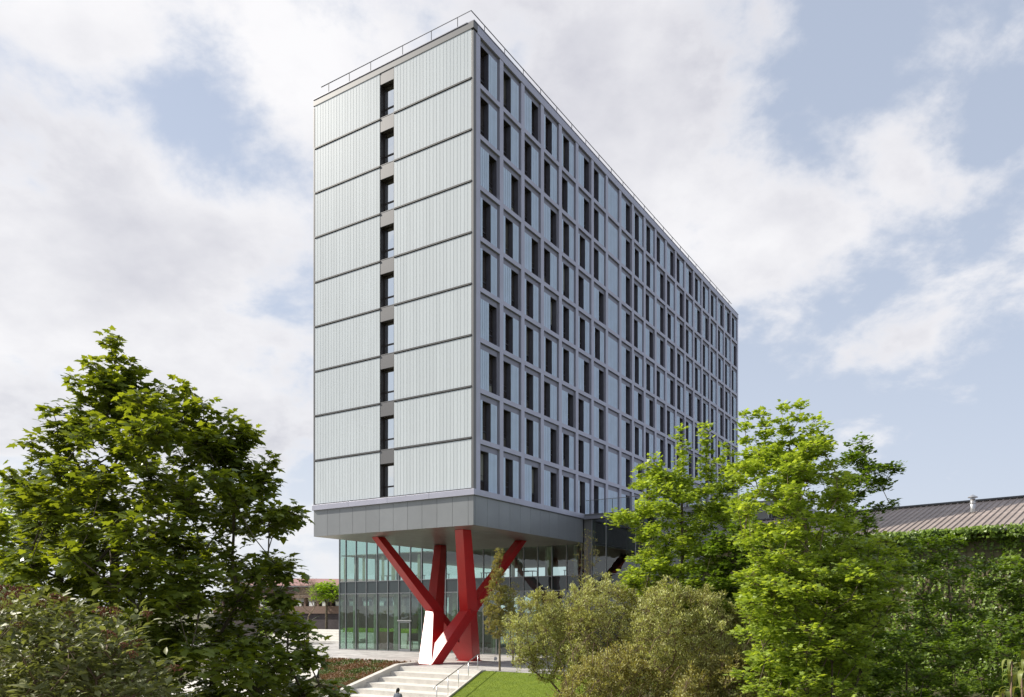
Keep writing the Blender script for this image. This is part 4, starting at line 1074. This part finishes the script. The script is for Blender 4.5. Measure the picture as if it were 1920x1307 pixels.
# ---- columnar hornbeams
def hornbeam(label, poly, Y0, n, seed, bx, by, ls=0.075, lv=10, wh=20, lm='leafH', rc=0.22, top_py=None):
    rg = np.random.default_rng(seed); cl = crown_centres(poly, Y0, 0.55, n, rg, 3, 22)
    X = (bx-960)/F*Y0; zb = Hw(X, Y0); zt = world_at(0, by, Y0)[2]
    plant('hornbeam', label, 'tree', (X, Y0, zb), cl, rc, wh, lv, ls, M[lm], T_small(0.3), group='young upright hornbeams near the glass base', trunk_pts=[(X, Y0, zb-0.1), (X, Y0, zb+1.9), (X+0.03, Y0, zt)], trunk_r=0.065, bark=M['bark_pale'], seed=seed, droop=0.1, upright=0.9, limb_k=0.007, twig_r=0.006, spread=0.5)
hornbeam('upright golden brown hornbeam standing on the lawn before the red support', [(910,1175),(905,1130),(922,1090),(928,1050),(936,1025),(945,1050),(948,1090),(962,1110),(972,1160),(955,1190),(930,1200),(915,1190)], 45.0, 110, 41, 937, 1060)
hornbeam('smaller upright hornbeam just behind and right of the lawn one', [(948,1180),(950,1120),(962,1080),(975,1110),(980,1150),(968,1190)], 49.0, 26, 42, 962, 1100, wh=5)
hornbeam('sparse pale twiggy hornbeam rising behind the grey green bushes', [(1072,1100),(1074,1040),(1090,1010),(1105,985),(1116,1010),(1128,1040),(1125,1110)], 44.0, 40, 43, 1100, 1010, wh=6, lv=4, lm='leafB2')
hornbeam('little yellow green columnar tree in the left distance before pale terraces', [(487,1190),(486,1150),(497,1120),(510,1150),(512,1190),(500,1200)], 62.0, 24, 44, 498, 1150, lm='leafG', rc=0.3)

# ---- background lime tree and bare tree
rg = np.random.default_rng(50)
cl = crown_centres([(588,1118),(592,1102),(610,1094),(628,1098),(640,1112),(640,1122)], 98, 2.0, 18, rg, 2, 12)
plant('lime_tree', 'round vivid lime green tree over the low brick block', 'tree', ((612-960)/F*98, 98, 0), cl, 1.1, 16, 12, 0.33, M['leafG'], T_small(0.4), trunk_pts=[((612-960)/F*98, 98, 0), ((612-960)/F*98, 98, 4.6)], trunk_r=0.2, seed=50, limb_k=0.03, twig_r=0.02)
cl = crown_centres([(552,1130),(556,1095),(575,1078),(592,1095),(600,1130)], 72, 1.6, 22, rg, 2, 18)
plant('bare_tree', 'leafless fine twigged tree before the brick block', 'tree', ((578-960)/F*72, 72, 0), cl, 1.0, 10, 2, 0.05, M['leafH'], T_small(0.3), trunk_pts=[((578-960)/F*72, 72, 0), ((578-960)/F*72, 72, 3.0)], trunk_r=0.10, seed=51, limb_k=0.012, twig_r=0.012, bark=M['bark_pale'])
for i, (X, Y, hgt, lab) in enumerate(((-92, 118, 9.5, 'leftmost distant round tree beyond the pale terraces'), (-78, 128, 8.2, 'second distant tree from the left beyond the terraces'), (-66, 112, 7.6, 'low wide distant tree left of the far tiled house'),
        (-55, 122, 8.6, 'distant tree touching the left end of the far tiled house'), (-105, 100, 10.5, 'tall distant tree far out to the left of the terraces'))):
    rgd = np.random.default_rng(200+i); k = 26
    g = unit(rgd.normal(0, 1, (k, 3)))*rgd.uniform(.3, 1, (k, 1))
    cd = np.array([X, Y, hgt*0.6])+g*np.array([hgt*0.42, hgt*0.42, hgt*0.36])
    plant('background_tree', lab, 'tree', (X, Y, 0), cd, 1.3, 12, 9, 0.42, M['leafS' if i % 2 else 'leafI'], T_small(0.4), group='distant trees beyond the terraces', trunk_pts=[(X, Y, -0.1), (X, Y, hgt*0.4)], trunk_r=0.22, seed=200+i, limb_k=0.03, twig_r=0.02, seg=1.0)
# hedge strip on the garden wall
n = 5000; t = R_.uniform(26.3, 28.0, n); s = R_.uniform(27, 37, n); z = 1.1+R_.uniform(0, 0.45, n)
Pn = np.stack([CX+t*LX-s*LY, CY+t*LY+s*LX, z], -1); az = R_.uniform(0, 2*np.pi, n)
o = link('hedge', leaves_mesh('hedge', Pn, np.stack([np.cos(az), np.sin(az), np.full(n, .8)], -1), R_.normal(0,1,(n,3)), np.full(n, .14), T_small(), M['leafG'])); tag(o, 'low green planting along the top of the distant concrete wall', 'hedge', kind='stuff')

# ---- vines on the shed wall
def vines():
    rg = np.random.default_rng(61); n = 30000
    a = rg.uniform(-9, 13, n); h = rg.uniform(0, 1, n)**0.8
    z = 7.15-h*9.5
    dens = np.sin(a*1.9)+np.sin(a*4.3+1)+np.sin(z*1.3+a)*0.8
    keep = (dens > rg.normal(-0.6, 0.9, n)) | (z > 6.75) | (z < 3.4)
    a, z = a[keep], z[keep]; a = np.concatenate([a, rg.uniform(-9, 13, 7000)]); z = np.concatenate([z, 7.1-np.abs(rg.normal(0, 0.12, 7000))*(1+np.sin(a[-7000:]*3.1)+0.8*np.sin(a[-7000:]*7.3)**2)]); m_ = len(a)
    bulge = 0.08+0.35*np.abs(np.sin(a*2.7+z*1.1))*rg.uniform(0, 1, m_)+np.where(z < 3.5, 0.4, 0)
    bulge += np.where(z > 6.8, 0.5*rg.uniform(0, 1, m_)+0.15, 0)
    z = z+np.where(z > 6.9, 0.25*rg.uniform(0, 1, m_), 0)
    ny = bulge-0.3+0.05
    # local (x=a, y=ny) -> world
    c, s_ = math.cos(math.radians(135)), math.sin(math.radians(135))
    P_ = np.stack([a, ny, z], -1)
    A = np.stack([rg.normal(0, .6, m_), rg.normal(.2, .4, m_), -rg.uniform(.2, 1, m_)], -1); N_ = np.stack([rg.normal(0, .4, m_), np.ones(m_)*.8, rg.uniform(.1, .9, m_)], -1)
    me = leaves_mesh('vine_foliage', P_, A, N_, rg.uniform(.09, .17, m_), T_syc_lo(0.15), M['leafI'])
    root = empty('wall_vine', (22.5, 34.0, 0), math.radians(135)); tag(root, 'green climbing vine hanging over the board wall under the metal roof', 'vine')
    o = link('foliage', me, root); tag(o, kind='stuff')
    b = MB()
    for i in range(60):
        x = rg.uniform(-9, 13); pts = [(x+rg.normal(0, .15)*k, -0.22, -2.9+k*1.0) for k in range(int(rg.uniform(6, 10)))]
        b.tube(pts, 0.015, 4, False)
    b.build('stem', M['twig'], root, kind='stuff')
vines()

# ---- foreground shrub bottom left, with dry brown flower heads
polyV = [(-60,1135),(0,1122),(50,1118),(115,1130),(150,1152),(210,1158),(258,1168),(268,1185),(250,1205),(285,1245),(322,1262),(305,1285),(325,1307),(330,1400),(-60,1400)]
rg = np.random.default_rng(71); cl = crown_centres(polyV, 8.2, 1.0, 150, rg, 8, 90)
bv = world_at(120, 1147, 8.4)
rootv, nodesv, tips = plant('viburnum_shrub', 'grey green narrow leaved shrub with brown dead flower heads at bottom left', 'shrub', (bv[0], 8.4, -2.9), cl, 0.17, 6, 7, 0.135, M['leafV'], T_lance(0.18, 0.3),
      trunk_pts=[(bv[0], 8.4, -3.0), (bv[0], 8.4, -0.4)], trunk_r=0.06, bark=M['twig'], leaf_parts=300, seed=72, droop=0.3, upright=0.45, limb_k=0.005, twig_r=0.003, seg=0.25)
def flower_head(seed):
    r = random.Random(seed); b = MB()
    for i in range(46):
        a = r.uniform(0, 6.28); q = r.random()**.5; x, y = math.cos(a)*q, math.sin(a)*q; z = 0.28*(1-q*q)+r.uniform(-.06, .08); s = r.uniform(.05, .10)
        b.add([(x-s,y,z),(x,y-s,z),(x+s,y,z),(x,y+s,z),(x,y,z+s*1.2),(x,y,z-s)], [(0,1,4),(1,2,4),(2,3,4),(3,0,4),(1,0,5),(2,1,5),(3,2,5),(0,3,5)])
    b.tube([(0,0,0),(0,0,-0.8)], 0.03, 5)
    for i in range(6):
        a = i*1.05; b.tube([(0,0,-0.4),(math.cos(a)*.6, math.sin(a)*.6, 0.05)], 0.02, 4, False)
    return b.mesh('flower_head', M['flower'])
fms = [flower_head(i) for i in range(3)]
rr = random.Random(3)
for px, py, s in ((12,1108,.085),(28,1112,.08),(48,1106,.06),(5,1132,.07),(105,1122,.055),(122,1124,.04),(80,1132,.05),(188,1146,.06),(205,1148,.07),(217,1150,.05),(275,1152,.05),(130,1150,.04),(205,1190,.06),(232,1210,.04),(256,1207,.055),(248,1228,.045),(330,1253,.05),(318,1254,.035),(38,1172,.05)):
    Yv = 7.05 + rr.uniform(-.3, .3); p = world_at(px, py, Yv)
    o = link('flower_head', fms[rr.randrange(3)], rootv, None, None, None)
    o.location = (p[0]-bv[0], p[1]-8.4, p[2]+2.9); o.scale = (s*1.2, s*1.2, s*rr.uniform(1.5, 2.2)); o.rotation_euler = (rr.uniform(-.5, .5), rr.uniform(-.5, .5), rr.uniform(0, 6))

# ---- drooping leaf shoot at the bottom right corner
def corner_shoot():
    Yc = 6.2; p = world_at(1905, 1420, Yc); base = np.array(p); base[2] = -2.9
    root = empty('buddleja_shoot', tuple(base)); tag(root, 'close drooping yellow green leafy shoot in the bottom right corner', 'shrub')
    rg = np.random.default_rng(81); stem = MB()
    tv, tf = T_lance(0.13, 0.0)
    tmpl_pts = []
    tops = [(1898,1240),(1915,1262),(1895,1292),(1925,1225),(1880,1300)]
    for i, (px, py) in enumerate(tops):
        q = np.array(world_at(px, py, Yc+rg.uniform(-.3, .3))) - base
        mid = q*0.55+np.array([rg.uniform(-.1,.1), rg.uniform(-.1,.1), 0])
        stem.tube([(0,0,0), tuple(mid), tuple(q)], [0.02, 0.012, 0.006], 6)
        for k in range(12):
            az = rg.uniform(0, 6.28); l = rg.uniform(0.11, 0.19); b0 = q-np.array([0,0,0.03*(k//2)])
            w = l*0.11; vs = []; n = 6
            d = np.array([math.cos(az), math.sin(az), 0]); sd = np.array([-math.sin(az), math.cos(az), 0])
            for j in range(n+1):
                u = j/n; c = b0+d*l*(math.sin(u*1.9))*0.55+np.array([0,0,l*(0.35*math.sin(u*2.2)-0.95*u*u)])
                ww = w*math.sin(math.pi*min(1, u*0.93+0.07))
                vs += [tuple(c-sd*ww+np.array([0,0,0.01*0])), tuple(c-np.array([0,0,ww*0.35])), tuple(c+sd*ww)]
            fs = []
            for j in range(n):
                a = j*3; fs += [(a, a+1, a+4, a+3), (a+1, a+2, a+5, a+4)]
            MB().add(vs, fs).build('leaf', M['leafD'], root, smooth=True)
    stem.build('stem', M['twig'], root, smooth=True)
corner_shoot()

# ------------------------------------------------------------------ person climbing the steps (only the head shows above the frame edge)
def person():
    Y = 38.3; X = (746-960)/F*Y; zt = 3.44-(1290-1147)/F*Y; H_ = 1.66
    t_, s_ = to_ts(X, Y)
    k = int((0.6-t_)/TR); gz = -RI*(k+1); H_ = zt-gz
    root = empty('person', (X, Y, gz), math.radians(70)); tag(root, 'person with dark ponytail and grey top climbing the pale steps', 'person')
    sc_ = H_/1.66
    V = {'pel':(0,0,.92),'wst':(0,0,1.06),'chest':(0.01,0,1.26),'neck':(0.0,0,1.40),'nk2':(0.015,0,1.46),'shL':(0,.16,1.36),'shR':(0,-.16,1.36),'elL':(-.03,.21,1.09),'elR':(.04,-.21,1.10),'wrL':(.08,.20,.88),'wrR':(.16,-.19,.92),'haL':(.11,.20,.80),'haR':(.22,-.19,.88),
         'hiL':(0,.09,.88),'hiR':(0,-.09,.88),'knL':(.14,.09,.52),'knR':(-.05,-.09,.50),'anL':(.06,.09,.12),'anR':(-.20,-.09,.14),'toL':(.20,.10,.03),'toR':(-.06,-.10,.03)}
    E = [('pel','wst'),('wst','chest'),('chest','neck'),('neck','nk2'),('chest','shL'),('chest','shR'),('shL','elL'),('shR','elR'),('elL','wrL'),('elR','wrR'),('wrL','haL'),('wrR','haR'),('pel','hiL'),('pel','hiR'),('hiL','knL'),('hiR','knR'),('knL','anL'),('knR','anR'),('anL','toL'),('anR','toR')]
    RAD = {'pel':.13,'wst':.115,'chest':.13,'neck':.055,'nk2':.05,'shL':.06,'shR':.06,'elL':.042,'elR':.042,'wrL':.028,'wrR':.028,'haL':.035,'haR':.035,'hiL':.095,'hiR':.095,'knL':.06,'knR':.06,'anL':.04,'anR':.04,'toL':.035,'toR':.035}
    names = list(V); me = bpy.data.meshes.new('body'); me.from_pydata([V[n] for n in names], [(names.index(a), names.index(b)) for a, b in E], [])
    cloth = mat('grey_top_cloth', (0.22, 0.24, 0.28), 0.85); skin = mat('skin', (0.50, 0.31, 0.22), 0.5); hair = mat('dark_hair', (0.012, 0.009, 0.008), 0.4)
    me.materials.append(cloth)
    o = link('body', me, root); o.scale = (sc_,)*3
    m = o.modifiers.new('skin', 'SKIN')
    for i, n in enumerate(names): me.skin_vertices[0].data[i].radius = (RAD[n], RAD[n])
    me.skin_vertices[0].data[0].use_root = True
    o.modifiers.new('sub', 'SUBSURF').levels = 2; o.modifiers['sub'].render_levels = 2
    def ell(c, r, n=14, mfn=None):
        vs = []; fs = []
        for i in range(n+1):
            th = math.pi*i/n
            for j in range(n*2):
                ph = math.pi*j/n; d = (math.sin(th)*math.cos(ph), math.sin(th)*math.sin(ph), math.cos(th))
                p = [c[a]+d[a]*r[a] for a in range(3)]
                if mfn: p = mfn(p, d)
                vs.append(tuple(p))
        for i in range(n):
            for j in range(n*2): fs.append((i*2*n+j, (i+1)*2*n+j, (i+1)*2*n+(j+1)%(2*n), i*2*n+(j+1)%(2*n)))
        return vs, fs
    def face(p, d):
        if d[0] > 0.75 and abs(d[1]) < .22 and -.35 < d[2] < .15: p[0] += 0.02*(1-abs(d[1])/.22)
        if d[2] < -.3: p[1] *= 0.82
        return p
    vs, fs = ell((0.03,0,1.545), (.088,.072,.112), 14, face)
    hd = MB().add(vs, fs).build('head', skin, root, smooth=True); hd.scale = (sc_,)*3
    vs, fs = ell((0.008,0,1.568), (.098,.085,.105), 12)
    vs2, fs2 = ell((-0.125,0,1.50), (.035,.032,.09), 8)
    hh = MB().add(vs, fs).add(vs2, fs2).build('hair', hair, root, smooth=True); hh.scale = (sc_,)*3
person()
